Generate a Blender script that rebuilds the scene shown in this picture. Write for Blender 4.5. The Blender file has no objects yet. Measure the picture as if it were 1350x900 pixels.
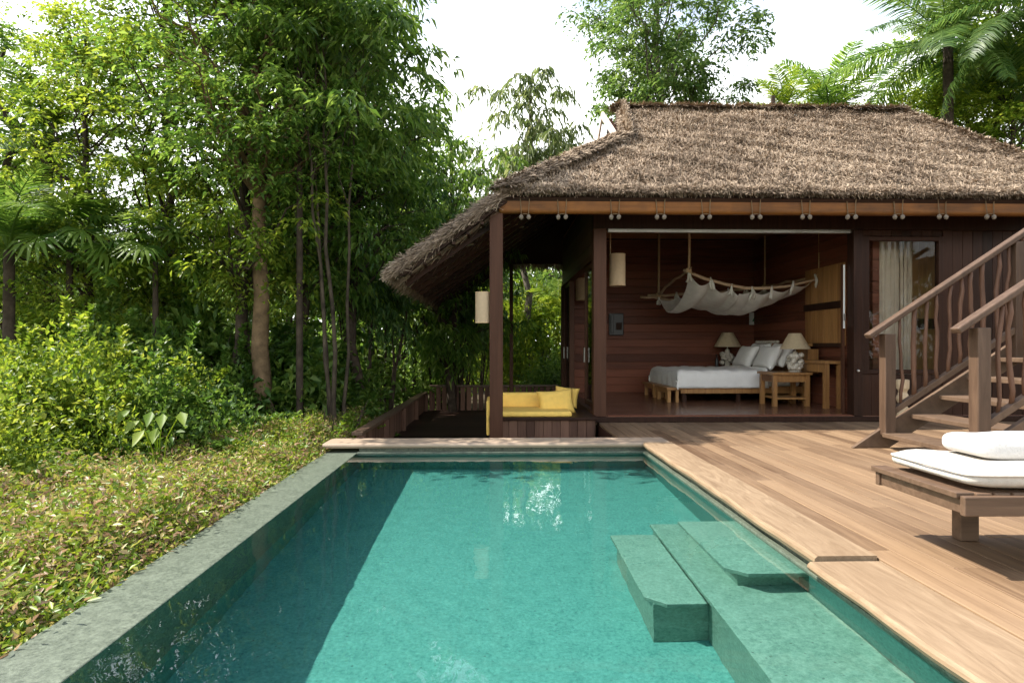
import bpy, bmesh, math, random
import numpy as np
from mathutils import Vector, Matrix, Euler

sc = bpy.context.scene
COL = sc.collection
R = math.radians
F = 830.0                                   # focal length in photo pixels (1350 wide)
YAW = math.atan(21 / F)
CAMH = 1.1
random.seed(7)


def at(px, py, Y):
    """world point at depth Y seen at a photo pixel"""
    u, v = (px - 675) / F, (455 - py) / F
    x, y = math.sin(YAW) + u * math.cos(YAW), math.cos(YAW) - u * math.sin(YAW)
    t = Y / y
    return Vector((x * t, Y, CAMH + v * t))


# ------------------------------------------------------------------ materials
def nodes(name):
    m = bpy.data.materials.new(name)
    m.use_nodes = True
    nt = m.node_tree
    b = nt.nodes['Principled BSDF']
    return m, nt, b


def N(nt, typ, **kw):
    n = nt.nodes.new(typ)
    for k, v in kw.items():
        if k in n.inputs:
            n.inputs[k].default_value = v
        else:
            setattr(n, k, v)
    return n


def ramp(nt, stops):
    n = nt.nodes.new('ShaderNodeValToRGB')
    e = n.color_ramp.elements
    while len(e) < len(stops):
        e.new(.5)
    for i, (p, c) in enumerate(stops):
        e[i].position = p
        e[i].color = (*c, 1)
    return n


def coords(nt, scale, rot=(0, 0, 0)):
    tc = nt.nodes.new('ShaderNodeTexCoord')
    mp = nt.nodes.new('ShaderNodeMapping')
    mp.inputs['Scale'].default_value = scale
    mp.inputs['Rotation'].default_value = rot
    nt.links.new(tc.outputs['Object'], mp.inputs['Vector'])
    return mp


def wood(name, c1, c2, scale=(30, 1.6, 30), rough=.55, island=.5, bump=.25, weather=None, rot=(0, 0, 0), spec=.4, distort=.6):
    """grain runs along the axis with the small scale; boards differ by island"""
    m, nt, b = nodes(name)
    L = nt.links.new
    mp = coords(nt, scale, rot)
    geo = nt.nodes.new('ShaderNodeNewGeometry')
    add = N(nt, 'ShaderNodeVectorMath', operation='MULTIPLY_ADD')
    add.inputs[1].default_value = (1, 1, 1)
    comb = nt.nodes.new('ShaderNodeCombineXYZ')
    mul = N(nt, 'ShaderNodeMath', operation='MULTIPLY'); mul.inputs[1].default_value = 57.0
    L(geo.outputs['Random Per Island'], mul.inputs[0])
    for k in range(3):
        L(mul.outputs[0], comb.inputs[k])
    L(mp.outputs[0], add.inputs[0]); L(comb.outputs[0], add.inputs[2])
    n1 = N(nt, 'ShaderNodeTexNoise', Scale=1.0, Detail=6, Roughness=.65, Distortion=distort)
    L(add.outputs[0], n1.inputs['Vector'])
    mix = N(nt, 'ShaderNodeMath', operation='MULTIPLY_ADD')
    L(geo.outputs['Random Per Island'], mix.inputs[0]); mix.inputs[1].default_value = island
    sub = N(nt, 'ShaderNodeMath', operation='SUBTRACT'); sub.inputs[1].default_value = island / 2
    L(n1.outputs['Fac'], sub.inputs[0]); L(sub.outputs[0], mix.inputs[2])
    rp = ramp(nt, [(.22, c1), (.78, c2)])
    L(mix.outputs[0], rp.inputs['Fac'])
    col = rp.outputs['Color']
    if weather:
        tc2 = coords(nt, (1.3, .5, 1.3))
        n2 = N(nt, 'ShaderNodeTexNoise', Scale=1.0, Detail=4, Roughness=.7)
        L(tc2.outputs[0], n2.inputs['Vector'])
        r2 = ramp(nt, [(.42, (0, 0, 0)), (.68, (1, 1, 1))])
        L(n2.outputs['Fac'], r2.inputs['Fac'])
        mm = N(nt, 'ShaderNodeMix', data_type='RGBA')
        sc_ = N(nt, 'ShaderNodeMath', operation='MULTIPLY'); sc_.inputs[1].default_value = .55
        L(r2.outputs['Color'], sc_.inputs[0])
        L(sc_.outputs[0], mm.inputs[0]); L(col, mm.inputs[6]); mm.inputs[7].default_value = (*weather, 1)
        col = mm.outputs[2]
    L(col, b.inputs['Base Color'])
    b.inputs['Roughness'].default_value = rough
    b.inputs['Specular IOR Level'].default_value = spec
    bp = N(nt, 'ShaderNodeBump', Strength=bump, Distance=.004)
    L(n1.outputs['Fac'], bp.inputs['Height']); L(bp.outputs[0], b.inputs['Normal'])
    return m


def plain(name, c, rough=.6, spec=.3, noise=0.0, nscale=8, bump=0, metallic=0, trans=0):
    m, nt, b = nodes(name)
    L = nt.links.new
    b.inputs['Roughness'].default_value = rough
    b.inputs['Specular IOR Level'].default_value = spec
    b.inputs['Metallic'].default_value = metallic
    mp = coords(nt, (1, 1, 1))
    n1 = N(nt, 'ShaderNodeTexNoise', Scale=nscale, Detail=5, Roughness=.6)
    L(mp.outputs[0], n1.inputs['Vector'])
    rp = ramp(nt, [(.3, tuple(max(0, k * (1 - noise)) for k in c)), (.7, tuple(min(1, k * (1 + noise)) for k in c))])
    L(n1.outputs['Fac'], rp.inputs['Fac']); L(rp.outputs['Color'], b.inputs['Base Color'])
    if bump:
        bp = N(nt, 'ShaderNodeBump', Strength=bump, Distance=.01)
        L(n1.outputs['Fac'], bp.inputs['Height']); L(bp.outputs[0], b.inputs['Normal'])
    if trans:
        out = nt.nodes['Material Output']
        tr = nt.nodes.new('ShaderNodeBsdfTranslucent')
        L(rp.outputs['Color'], tr.inputs['Color'])
        ms = nt.nodes.new('ShaderNodeMixShader'); ms.inputs[0].default_value = trans
        L(b.outputs[0], ms.inputs[1]); L(tr.outputs[0], ms.inputs[2]); L(ms.outputs[0], out.inputs['Surface'])
    return m


def leaf_mat(name, stops, trans=.52, rough=.42, spec=.4, vary=.25):
    m, nt, b = nodes(name)
    L = nt.links.new
    geo = nt.nodes.new('ShaderNodeNewGeometry')
    oi = nt.nodes.new('ShaderNodeObjectInfo')
    n = N(nt, 'ShaderNodeTexNoise', Scale=1.4, Detail=2)
    L(geo.outputs['Position'], n.inputs['Vector'])
    a = N(nt, 'ShaderNodeMath', operation='MULTIPLY_ADD'); a.inputs[1].default_value = .8
    L(n.outputs['Fac'], a.inputs[0]); 
    s = N(nt, 'ShaderNodeMath', operation='MULTIPLY_ADD'); s.inputs[1].default_value = .6; s.inputs[2].default_value = -.2
    L(geo.outputs['Random Per Island'], s.inputs[0]); L(s.outputs[0], a.inputs[2])
    rp = ramp(nt, stops)
    L(a.outputs[0], rp.inputs['Fac'])
    hsv = nt.nodes.new('ShaderNodeHueSaturation')
    v = N(nt, 'ShaderNodeMath', operation='MULTIPLY_ADD'); v.inputs[1].default_value = vary; v.inputs[2].default_value = 1 - vary / 2
    L(oi.outputs['Random'], v.inputs[0]); L(v.outputs[0], hsv.inputs['Value'])
    L(rp.outputs['Color'], hsv.inputs['Color'])
    L(hsv.outputs[0], b.inputs['Base Color'])
    b.inputs['Roughness'].default_value = rough
    b.inputs['Specular IOR Level'].default_value = spec
    tr = nt.nodes.new('ShaderNodeBsdfTranslucent')
    h2 = N(nt, 'ShaderNodeHueSaturation', Hue=.485, Saturation=1.04, Value=1.6)
    L(hsv.outputs[0], h2.inputs['Color']); L(h2.outputs[0], tr.inputs['Color'])
    ms = nt.nodes.new('ShaderNodeMixShader'); ms.inputs[0].default_value = trans
    L(b.outputs[0], ms.inputs[1]); L(tr.outputs[0], ms.inputs[2])
    L(ms.outputs[0], nt.nodes['Material Output'].inputs['Surface'])
    return m


M = {}
M['deck'] = wood('deck_wood', (0.0941, 0.0508, 0.0244), (0.2718, 0.1742, 0.0962), scale=(38, 1.3, 38), rough=.62, island=.45, bump=.35, weather=(0.2300, 0.1533, 0.0906))
M['slab'] = wood('slab_wood', (0.1428, 0.0882, 0.0462), (0.3696, 0.2646, 0.1638), scale=(13, 1.5, 13), rough=.55, island=.2, bump=.6, weather=(0.2356, 0.1571, 0.0892), distort=2.4)
M['slabx'] = wood('slab_wood_across', (0.2805, 0.2040, 0.1360), (0.4250, 0.3230, 0.2338), scale=(1.1, 14, 14), rough=.55, island=.2, bump=.4)
M['dark'] = wood('dark_wood', (.020, .0085, .0052), (.050, .0215, .0125), scale=(22, 22, 1.4), rough=.45, island=.5, bump=.2, spec=.15)
M['darkx'] = wood('dark_boards', (.095, .033, .019), (.22, .076, .043), scale=(1.5, 1.5, 24), rough=.40, island=.55, bump=.2, spec=.15)
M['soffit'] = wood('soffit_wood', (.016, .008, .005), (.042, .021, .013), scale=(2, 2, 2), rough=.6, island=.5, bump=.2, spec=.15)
M['floor'] = wood('floor_wood', (.10, .044, .026), (.22, .105, .062), scale=(1.5, 26, 26), rough=.25, island=.5, bump=.1, spec=.5)
M['post'] = wood('post_wood', (0.0493, 0.0204, 0.0110), (0.0978, 0.0425, 0.0238), scale=(26, 26, 1.3), rough=.5, island=.2, bump=.25, spec=.15)
M['fascia'] = wood('fascia_wood', (.095, .036, .008), (.29, .110, .022), scale=(1.2, 9, 16), rough=.5, island=.2, bump=.3, weather=(0.0425, 0.0213, 0.0102), spec=.2)
M['stair'] = wood('stair_wood', (0.0765, 0.0459, 0.0263), (0.1870, 0.1190, 0.0723), scale=(6, 6, 6), rough=.6, island=.35, bump=.3)
M['rail'] = wood('rail_wood', (0.0638, 0.0357, 0.0204), (0.1487, 0.0918, 0.0561), scale=(20, 20, 2), rough=.55, island=.35, bump=.3)
M['branch'] = wood('branch_wood', (0.0723, 0.0340, 0.0179), (0.1785, 0.0892, 0.0493), scale=(24, 24, 2.5), rough=.6, island=.5, bump=.4)
M['drift'] = wood('driftwood', (.32, .20, .11), (.55, .40, .26), scale=(9, 9, 9), rough=.7, island=.2, bump=.4)
M['honey'] = wood('honey_wood', (.24, .11, .035), (.48, .25, .085), scale=(20, 20, 1.6), rough=.4, island=.4, bump=.2)
M['loungewood'] = wood('lounger_wood', (0.0808, 0.0467, 0.0272), (0.1785, 0.1105, 0.0680), scale=(2, 26, 26), rough=.5, island=.35, bump=.3)
M['fence'] = wood('fence_wood', (.07, .036, .024), (.17, .092, .060), scale=(18, 18, 1.5), rough=.6, island=.6, bump=.3, spec=.15)
M['white'] = plain('white_linen', (.80, .78, .74), .8, .15, .05, 6, .25)
M['cream'] = plain('cream_linen', (0.5100, 0.4632, 0.3995), .85, .15, .10, 14, .9)
M['towel'] = plain('white_towel', (0.5950, 0.5865, 0.5653), .95, .1, .04, 90, .5)
M['net'] = plain('white_net', (.88, .86, .78), .9, .1, .08, 9, .15, trans=.35)
M['yellow'] = plain('yellow_canvas', (.88, .58, .14), .85, .15, .08, 12, .3)
M['shade'] = plain('lamp_shade_fabric', (.62, .50, .32), .8, .2, .08, 30, .2, trans=.3)
M['lantern'] = plain('lantern_paper', (.66, .50, .32), .8, .2, .07, 18, .15, trans=.3)
M['shell'] = plain('shell_white', (.50, .45, .37), .35, .5, .2, 40, .4)
M['knot'] = plain('lashing_knot', (.20, .165, .125), .7, .2, .3, 40, .4)
M['rope'] = plain('rope_fibre', (.62, .44, .26), .9, .1, .25, 60, .4)
M['black'] = plain('black_plastic', (.015, .015, .016), .35, .5)
M['metal'] = plain('brushed_metal', (.45, .42, .38), .35, .5, .1, 30, 0, .9)
M['ridge'] = plain('weathered_white_board', (.62, .52, .44), .6, .3, .15, 12, .2)
M['totem'] = wood('pale_carved_wood', (.46, .33, .19), (.68, .53, .34), scale=(8, 8, 3), rough=.6, island=.1, bump=.3)
M['curtain'] = plain('sheer_curtain', (.66, .54, .42), .9, .1, .1, 7, .1, trans=.3)
M['card'] = plain('card_white', (.72, .74, .70), .6, .3)
M['green'] = plain('card_green', (.05, .22, .10), .6, .3)
M['bark_tan'] = plain('bark_tan', (0.1598, 0.1054, 0.0578), .85, .15, .45, 7, .8)
M['bark_dark'] = plain('bark_dark', (0.0553, 0.0408, 0.0289), .85, .15, .5, 9, .8)
M['bark_grey'] = plain('bark_grey', (0.1020, 0.0850, 0.0638), .85, .15, .45, 8, .8)
M['bark_mid'] = plain('bark_mid', (.060, .046, .032), .85, .15, .55, 6, .8)
M['soil'] = plain('soil', (.06, .045, .028), .95, .1, .4, 3, .5)
M['leaf_bright'] = leaf_mat('leaf_bright', [(.1, (.058, .125, .014)), (.42, (.140, .230, .024)), (.72, (.260, .330, .040)), (.97, (.40, .43, .075))])
M['leaf_mid'] = leaf_mat('leaf_mid', [(.1, (.036, .092, .016)), (.5, (.095, .180, .028)), (.95, (.215, .300, .060))])
M['leaf_dark'] = leaf_mat('leaf_dark', [(.1, (.026, .070, .018)), (.5, (.058, .130, .032)), (.95, (.135, .220, .055))], trans=.36, rough=.34)
M['leaf_olive'] = leaf_mat('leaf_olive', [(.1, (0.066, 0.105, 0.028)), (.5, (0.132, 0.187, 0.050)), (.95, (0.297, 0.308, 0.143))])
M['leaf_blue'] = leaf_mat('leaf_blue', [(.1, (.036, .092, .018)), (.5, (.092, .170, .034)), (.95, (.210, .290, .080))])
M['leaf_hedge'] = leaf_mat('leaf_hedge', [(.05, (.045, .105, .012)), (.32, (.13, .215, .022)), (.50, (.28, .345, .040)), (.60, (.38, .34, .10)), (.69, (.38, .25, .15)), (.80, (.17, .11, .05)), (.97, (.42, .43, .18))], trans=.3, vary=.1)
M['leaf_herb'] = leaf_mat('leaf_herb', [(.1, (.07, .15, .012)), (.5, (.17, .28, .025)), (.95, (.34, .42, .07))], vary=.1)


def thatch_mat():
    m, nt, b = nodes('thatch')
    L = nt.links.new
    geo = nt.nodes.new('ShaderNodeNewGeometry')
    n = N(nt, 'ShaderNodeTexNoise', Scale=.7, Detail=8, Roughness=.72)
    L(geo.outputs['Position'], n.inputs['Vector'])
    a = N(nt, 'ShaderNodeMath', operation='MULTIPLY_ADD'); a.inputs[1].default_value = .40
    s = N(nt, 'ShaderNodeMath', operation='MULTIPLY'); s.inputs[1].default_value = .72
    L(n.outputs['Fac'], s.inputs[0]); L(geo.outputs['Random Per Island'], a.inputs[0]); L(s.outputs[0], a.inputs[2])
    rp = ramp(nt, [(.14, (.045, .030, .020)), (.40, (.19, .138, .094)), (.66, (.36, .272, .188)), (.95, (.52, .415, .30))])
    L(a.outputs[0], rp.inputs['Fac']); L(rp.outputs['Color'], b.inputs['Base Color'])
    b.inputs['Roughness'].default_value = .75; b.inputs['Specular IOR Level'].default_value = .2
    return m


def stone_mat(name, tint=1.0, c1=(.052, .066, .046), c2=(.148, .173, .126)):
    m, nt, b = nodes(name)
    L = nt.links.new
    geo = nt.nodes.new('ShaderNodeNewGeometry')
    n1 = N(nt, 'ShaderNodeTexNoise', Scale=9, Detail=10, Roughness=.85)
    n2 = N(nt, 'ShaderNodeTexNoise', Scale=48, Detail=5, Roughness=.75)
    v = N(nt, 'ShaderNodeTexVoronoi', Scale=16)
    for k in (n1, n2, v):
        L(geo.outputs['Position'], k.inputs['Vector'])
    a = N(nt, 'ShaderNodeMath', operation='MULTIPLY_ADD'); a.inputs[1].default_value = .42
    h = N(nt, 'ShaderNodeMath', operation='MULTIPLY'); h.inputs[1].default_value = .58
    L(n2.outputs['Fac'], h.inputs[0]); L(n1.outputs['Fac'], a.inputs[0]); L(h.outputs[0], a.inputs[2])
    rp = ramp(nt, [(.40, tuple(k * tint for k in c1)), (.60, tuple(k * tint for k in c2))])
    L(a.outputs[0], rp.inputs['Fac'])
    # small dark pits and tile joints (0.6 m slabs)
    pit = ramp(nt, [(.05, (.35, .35, .35)), (.13, (1, 1, 1))]); L(v.outputs['Distance'], pit.inputs['Fac'])
    mp = nt.nodes.new('ShaderNodeMapping'); mp.inputs['Location'].default_value = (.21, .13, 0)
    L(geo.outputs['Position'], mp.inputs['Vector'])
    br = N(nt, 'ShaderNodeTexBrick', Scale=1.0)
    br.inputs['Mortar Size'].default_value = .004; br.inputs['Brick Width'].default_value = .6; br.inputs['Row Height'].default_value = .6
    br.offset = .0
    br.inputs['Color1'].default_value = (1, 1, 1, 1); br.inputs['Color2'].default_value = (.93, .95, .94, 1); br.inputs['Mortar'].default_value = (.85, .85, .85, 1)
    L(mp.outputs[0], br.inputs['Vector'])
    x1 = N(nt, 'ShaderNodeMix', data_type='RGBA', blend_type='MULTIPLY'); x1.inputs[0].default_value = .7
    L(rp.outputs['Color'], x1.inputs[6]); L(pit.outputs['Color'], x1.inputs[7])
    x2 = N(nt, 'ShaderNodeMix', data_type='RGBA', blend_type='MULTIPLY'); x2.inputs[0].default_value = .6
    L(x1.outputs[2], x2.inputs[6]); L(br.outputs['Color'], x2.inputs[7])
    L(x2.outputs[2], b.inputs['Base Color'])
    b.inputs['Roughness'].default_value = .5
    bp = N(nt, 'ShaderNodeBump', Strength=.25, Distance=.006)
    L(n2.outputs['Fac'], bp.inputs['Height']); L(bp.outputs[0], b.inputs['Normal'])
    return m


def water_mat():
    m = bpy.data.materials.new('pool_water'); m.use_nodes = True
    nt = m.node_tree; L = nt.links.new
    b = nt.nodes['Principled BSDF']
    b.inputs['Transmission Weight'].default_value = 1
    b.inputs['IOR'].default_value = 1.33
    b.inputs['Roughness'].default_value = 0
    b.inputs['Base Color'].default_value = (.62, .96, .92, 1)
    geo = nt.nodes.new('ShaderNodeNewGeometry')
    mp = nt.nodes.new('ShaderNodeMapping'); mp.inputs['Scale'].default_value = (1.0, .55, 1)
    L(geo.outputs['Position'], mp.inputs['Vector'])
    n1 = N(nt, 'ShaderNodeTexNoise', Scale=2.6, Detail=3, Roughness=.5, Distortion=.4)
    L(mp.outputs[0], n1.inputs['Vector'])
    bp = N(nt, 'ShaderNodeBump', Strength=.22, Distance=.02)
    L(n1.outputs['Fac'], bp.inputs['Height']); L(bp.outputs[0], b.inputs['Normal'])
    return m


def glass_mat():
    m = bpy.data.materials.new('window_glass'); m.use_nodes = True
    nt = m.node_tree; L = nt.links.new
    nt.nodes.remove(nt.nodes['Principled BSDF'])
    tr = nt.nodes.new('ShaderNodeBsdfTransparent'); tr.inputs[0].default_value = (.93, .95, .94, 1)
    gl = N(nt, 'ShaderNodeBsdfGlossy', Roughness=0.0)
    fr = N(nt, 'ShaderNodeFresnel', IOR=1.22)
    ms = nt.nodes.new('ShaderNodeMixShader')
    L(fr.outputs[0], ms.inputs[0]); L(tr.outputs[0], ms.inputs[1]); L(gl.outputs[0], ms.inputs[2])
    L(ms.outputs[0], nt.nodes['Material Output'].inputs['Surface'])
    return m


M['thatch'] = thatch_mat()
M['stone'] = stone_mat('green_stone')
M['tinted_poolstone'] = stone_mat('pool_floor_stone_water_tint', 1.0, (.045, .180, .156), (.130, .340, .290))  # green stone turned teal, the colour of deep water put into it
M['tinted_stepstone'] = stone_mat('pool_step_stone_water_tint', 1.0, (.115, .20, .152), (.255, .36, .285))  # paler copy for shallow water, its weaker tint put into the stone
M['shaded_wallstone'] = stone_mat('pool_wall_stone_shaded', 1.0, (.034, .130, .112), (.085, .235, .200))  # darker copy of the floor stone, shade on the walls put into colour
M['water'] = water_mat()
M['glass'] = glass_mat()


# ------------------------------------------------------------------ object helpers
def tag(o, label=None, cat=None, group=None, kind=None):
    for k, v in (('label', label), ('category', cat), ('group', group), ('kind', kind)):
        if v:
            o[k] = v
    return o


def thing(name, label, cat, loc=(0, 0, 0), group=None, rz=0):
    o = bpy.data.objects.new(name, None)
    o.empty_display_size = .2
    COL.objects.link(o)
    o.location = loc
    o.rotation_euler = (0, 0, rz)
    return tag(o, label, cat, group)


def world_origin(o):
    p = Vector((0, 0, 0))
    while o is not None:
        p += Vector(o.location); o = o.parent
    return p


def link(name, me, parent=None):
    o = bpy.data.objects.new(name, me)
    COL.objects.link(o)
    if parent is not None:
        o.parent = parent
    return o


def copy_part(src, parent, loc=None, rot=None, scale=None):
    c = src.copy(); COL.objects.link(c); c.parent = parent
    if loc is not None: c.location = loc
    if rot is not None: c.rotation_euler = rot
    if scale is not None: c.scale = scale
    return c


class MB:
    def __init__(s):
        s.v, s.f = [], []

    def add(s, vs, fs):
        o = len(s.v)
        s.v += [tuple(p) for p in vs]
        s.f += [tuple(i + o for i in f) for f in fs]
        return s

    def box(s, a, b):
        x0, y0, z0 = (min(a[i], b[i]) for i in range(3)); x1, y1, z1 = (max(a[i], b[i]) for i in range(3))
        return s.add([(x0, y0, z0), (x1, y0, z0), (x1, y1, z0), (x0, y1, z0), (x0, y0, z1), (x1, y0, z1), (x1, y1, z1), (x0, y1, z1)],
                     [(0, 3, 2, 1), (4, 5, 6, 7), (0, 1, 5, 4), (1, 2, 6, 5), (2, 3, 7, 6), (3, 0, 4, 7)])

    def bar(s, p, q, w, h, up=(0, 0, 1)):
        """rectangular bar from p to q; w across, h along up"""
        p, q = Vector(p), Vector(q)
        d = (q - p).normalized(); u = Vector(up)
        r = d.cross(u).normalized(); u = r.cross(d).normalized()
        vs = [c + r * (a * w / 2) + u * (b * h / 2) for c in (p, q) for a, b in ((-1, -1), (1, -1), (1, 1), (-1, 1))]
        return s.add(vs, [(0, 1, 2, 3), (7, 6, 5, 4), (0, 4, 5, 1), (1, 5, 6, 2), (2, 6, 7, 3), (3, 7, 4, 0)])

    def tube(s, pts, rad, n=8, cap=True):
        pts = [Vector(p) for p in pts]
        if not hasattr(rad, '__len__'): rad = [rad] * len(pts)
        o = []
        ref = None
        for i, p in enumerate(pts):
            t = (pts[min(i + 1, len(pts) - 1)] - pts[max(i - 1, 0)])
            t = t.normalized() if t.length > 1e-9 else Vector((0, 0, 1))
            if ref is None:
                ref = t.cross(Vector((.3, .9, .1)))
                if ref.length < .1: ref = t.cross(Vector((1, 0, 0)))
            ref = (ref - t * ref.dot(t)).normalized()
            b = t.cross(ref)
            for k in range(n):
                a = 2 * math.pi * k / n
                o.append(p + (ref * math.cos(a) + b * math.sin(a)) * rad[i])
        f = []
        for i in range(len(pts) - 1):
            for k in range(n):
                f.append((i * n + k, i * n + (k + 1) % n, (i + 1) * n + (k + 1) % n, (i + 1) * n + k))
        if cap:
            f.append(tuple(reversed(range(n)))); f.append(tuple((len(pts) - 1) * n + k for k in range(n)))
        return s.add(o, f)

    def lathe(s, prof, c, n=20):
        c = Vector(c)
        o = [(c.x + r * math.cos(2 * math.pi * k / n), c.y + r * math.sin(2 * math.pi * k / n), c.z + z) for r, z in prof for k in range(n)]
        f = [(i * n + k, i * n + (k + 1) % n, (i + 1) * n + (k + 1) % n, (i + 1) * n + k) for i in range(len(prof) - 1) for k in range(n)]
        f.append(tuple(reversed(range(n)))); f.append(tuple((len(prof) - 1) * n + k for k in range(n)))
        return s.add(o, f)

    def ball(s, c, r, n=8, m=6, sq=(1, 1, 1)):
        o, f = [], []
        for i in range(m + 1):
            a = math.pi * i / m
            for k in range(n):
                b = 2 * math.pi * k / n
                o.append((c[0] + r * sq[0] * math.sin(a) * math.cos(b), c[1] + r * sq[1] * math.sin(a) * math.sin(b), c[2] + r * sq[2] * math.cos(a)))
        for i in range(m):
            for k in range(n):
                f.append((i * n + k, (i + 1) * n + k, (i + 1) * n + (k + 1) % n, i * n + (k + 1) % n))
        return s.add(o, f)

    def poly(s, pts, th, n):
        """flat polygon given thickness th along -n"""
        n = Vector(n).normalized(); pts = [Vector(p) for p in pts]; k = len(pts)
        vs = pts + [p - n * th for p in pts]
        fs = [tuple(range(k)), tuple(reversed(range(k, 2 * k)))] + [(i, i + k, (i + 1) % k + k, (i + 1) % k) for i in range(k)]
        return s.add(vs, fs)

    def build(s, name, mat, parent=None, smooth=False, bevel=0, seg=2, sub=0):
        o0 = world_origin(parent) if parent is not None else Vector((0, 0, 0))
        me = bpy.data.meshes.new(name)
        me.from_pydata([(x - o0.x, y - o0.y, z - o0.z) for x, y, z in s.v], [], s.f)
        me.materials.append(M[mat] if isinstance(mat, str) else mat)
        bm = bmesh.new(); bm.from_mesh(me)
        bmesh.ops.recalc_face_normals(bm, faces=bm.faces)
        bm.to_mesh(me); bm.free()
        if smooth:
            me.polygons.foreach_set('use_smooth', [True] * len(me.polygons))
        o = link(name, me, parent)
        if bevel:
            md = o.modifiers.new('bevel', 'BEVEL'); md.width = bevel; md.segments = seg; md.limit_method = 'ANGLE'
        if sub:
            md = o.modifiers.new('sub', 'SUBSURF'); md.levels = sub; md.render_levels = sub
        return o


def np_mesh(name, verts, tris, mat, smooth=False):
    me = bpy.data.meshes.new(name)
    nv, nf, k = len(verts), len(tris), tris.shape[1]
    me.vertices.add(nv); me.vertices.foreach_set('co', np.ascontiguousarray(verts, dtype=np.float32).ravel())
    me.loops.add(nf * k); me.loops.foreach_set('vertex_index', np.ascontiguousarray(tris, dtype=np.int32).ravel())
    me.polygons.add(nf); me.polygons.foreach_set('loop_start', np.arange(0, nf * k, k, dtype=np.int32))
    me.polygons.foreach_set('loop_total', np.full(nf, k, dtype=np.int32))
    if smooth:
        me.polygons.foreach_set('use_smooth', np.ones(nf, dtype=bool))
    me.materials.append(M[mat] if isinstance(mat, str) else mat)
    me.update(calc_edges=True)
    return me


def nrm(a):
    return a / np.maximum(np.linalg.norm(a, axis=1, keepdims=True), 1e-9)


def leaf_arrays(pos, d, up, length, width, droop=.15, fold=.12):
    """folded pointed leaves: 4 rim vertices round a midrib"""
    d = nrm(d); s = nrm(np.cross(d, up)); n = np.cross(s, d)
    L = length[:, None]; W = width[:, None]
    v0 = pos
    mid = pos + d * L * .45
    v1 = mid + s * W * .5 + n * W * fold * 2
    v3 = mid - s * W * .5 + n * W * fold * 2
    v2 = pos + d * L + np.array([0, 0, -1.0]) * L * droop
    k = len(pos)
    v = np.stack([v0, v1, v2, v3], 1).reshape(-1, 3)
    b = np.arange(k, dtype=np.int64)[:, None] * 4
    t = np.concatenate([b + np.array([[0, 2, 1]]), b + np.array([[0, 3, 2]])], 1).reshape(-1, 3)
    return v, t


# ------------------------------------------------------------------ trees
def sprays(rng, cent, out, n, R0, size, ratio, droop, flat=.35, down=.3):
    """n leaves about each spray centre, set along four or five twigs that radiate outward"""
    k = len(cent)
    ci = np.repeat(np.arange(k), n)
    tw = rng.integers(0, 5, k * n)
    base = rng.uniform(0, 2 * np.pi, k)[ci] + tw * 1.2566
    az = base + rng.normal(0, .1, k * n)
    td = np.stack([np.cos(az), np.sin(az), rng.normal(0, flat * .5, k * n)], 1) + out[ci] * .55
    td = nrm(td)
    s = rng.uniform(.1, 1, k * n)
    Rk = (R0 * rng.uniform(.65, 1.3, k))[ci]
    p = cent[ci] + td * (s * Rk)[:, None]
    p[:, 2] -= down * Rk * s ** 2
    p += rng.normal(0, .03, p.shape)
    side = np.cross(td, np.array([0, 0, 1.0])) * rng.choice([-1.0, 1.0], k * n)[:, None]
    ld = td * .55 + side * .8 + rng.normal(0, .28, p.shape) + np.array([0, 0, -down])
    up = np.array([0, 0, 1.0]) + rng.normal(0, .42, p.shape)
    ln = size * rng.uniform(.6, 1.25, k * n)
    return leaf_arrays(p, ld, up, ln, ln * ratio, droop)


def curve(p, q, sag, rng, n=6, jit=.05):
    p, q = np.array(p), np.array(q)
    t = np.linspace(0, 1, n)[:, None]
    c = p * (1 - t) + q * t
    c[:, 2] += (np.sin(np.pi * t[:, 0]) * sag)
    ln = np.linalg.norm(q - p)
    c[1:-1] += rng.normal(0, jit * ln / n * 1.2, (n - 2, 3))
    return c


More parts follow.
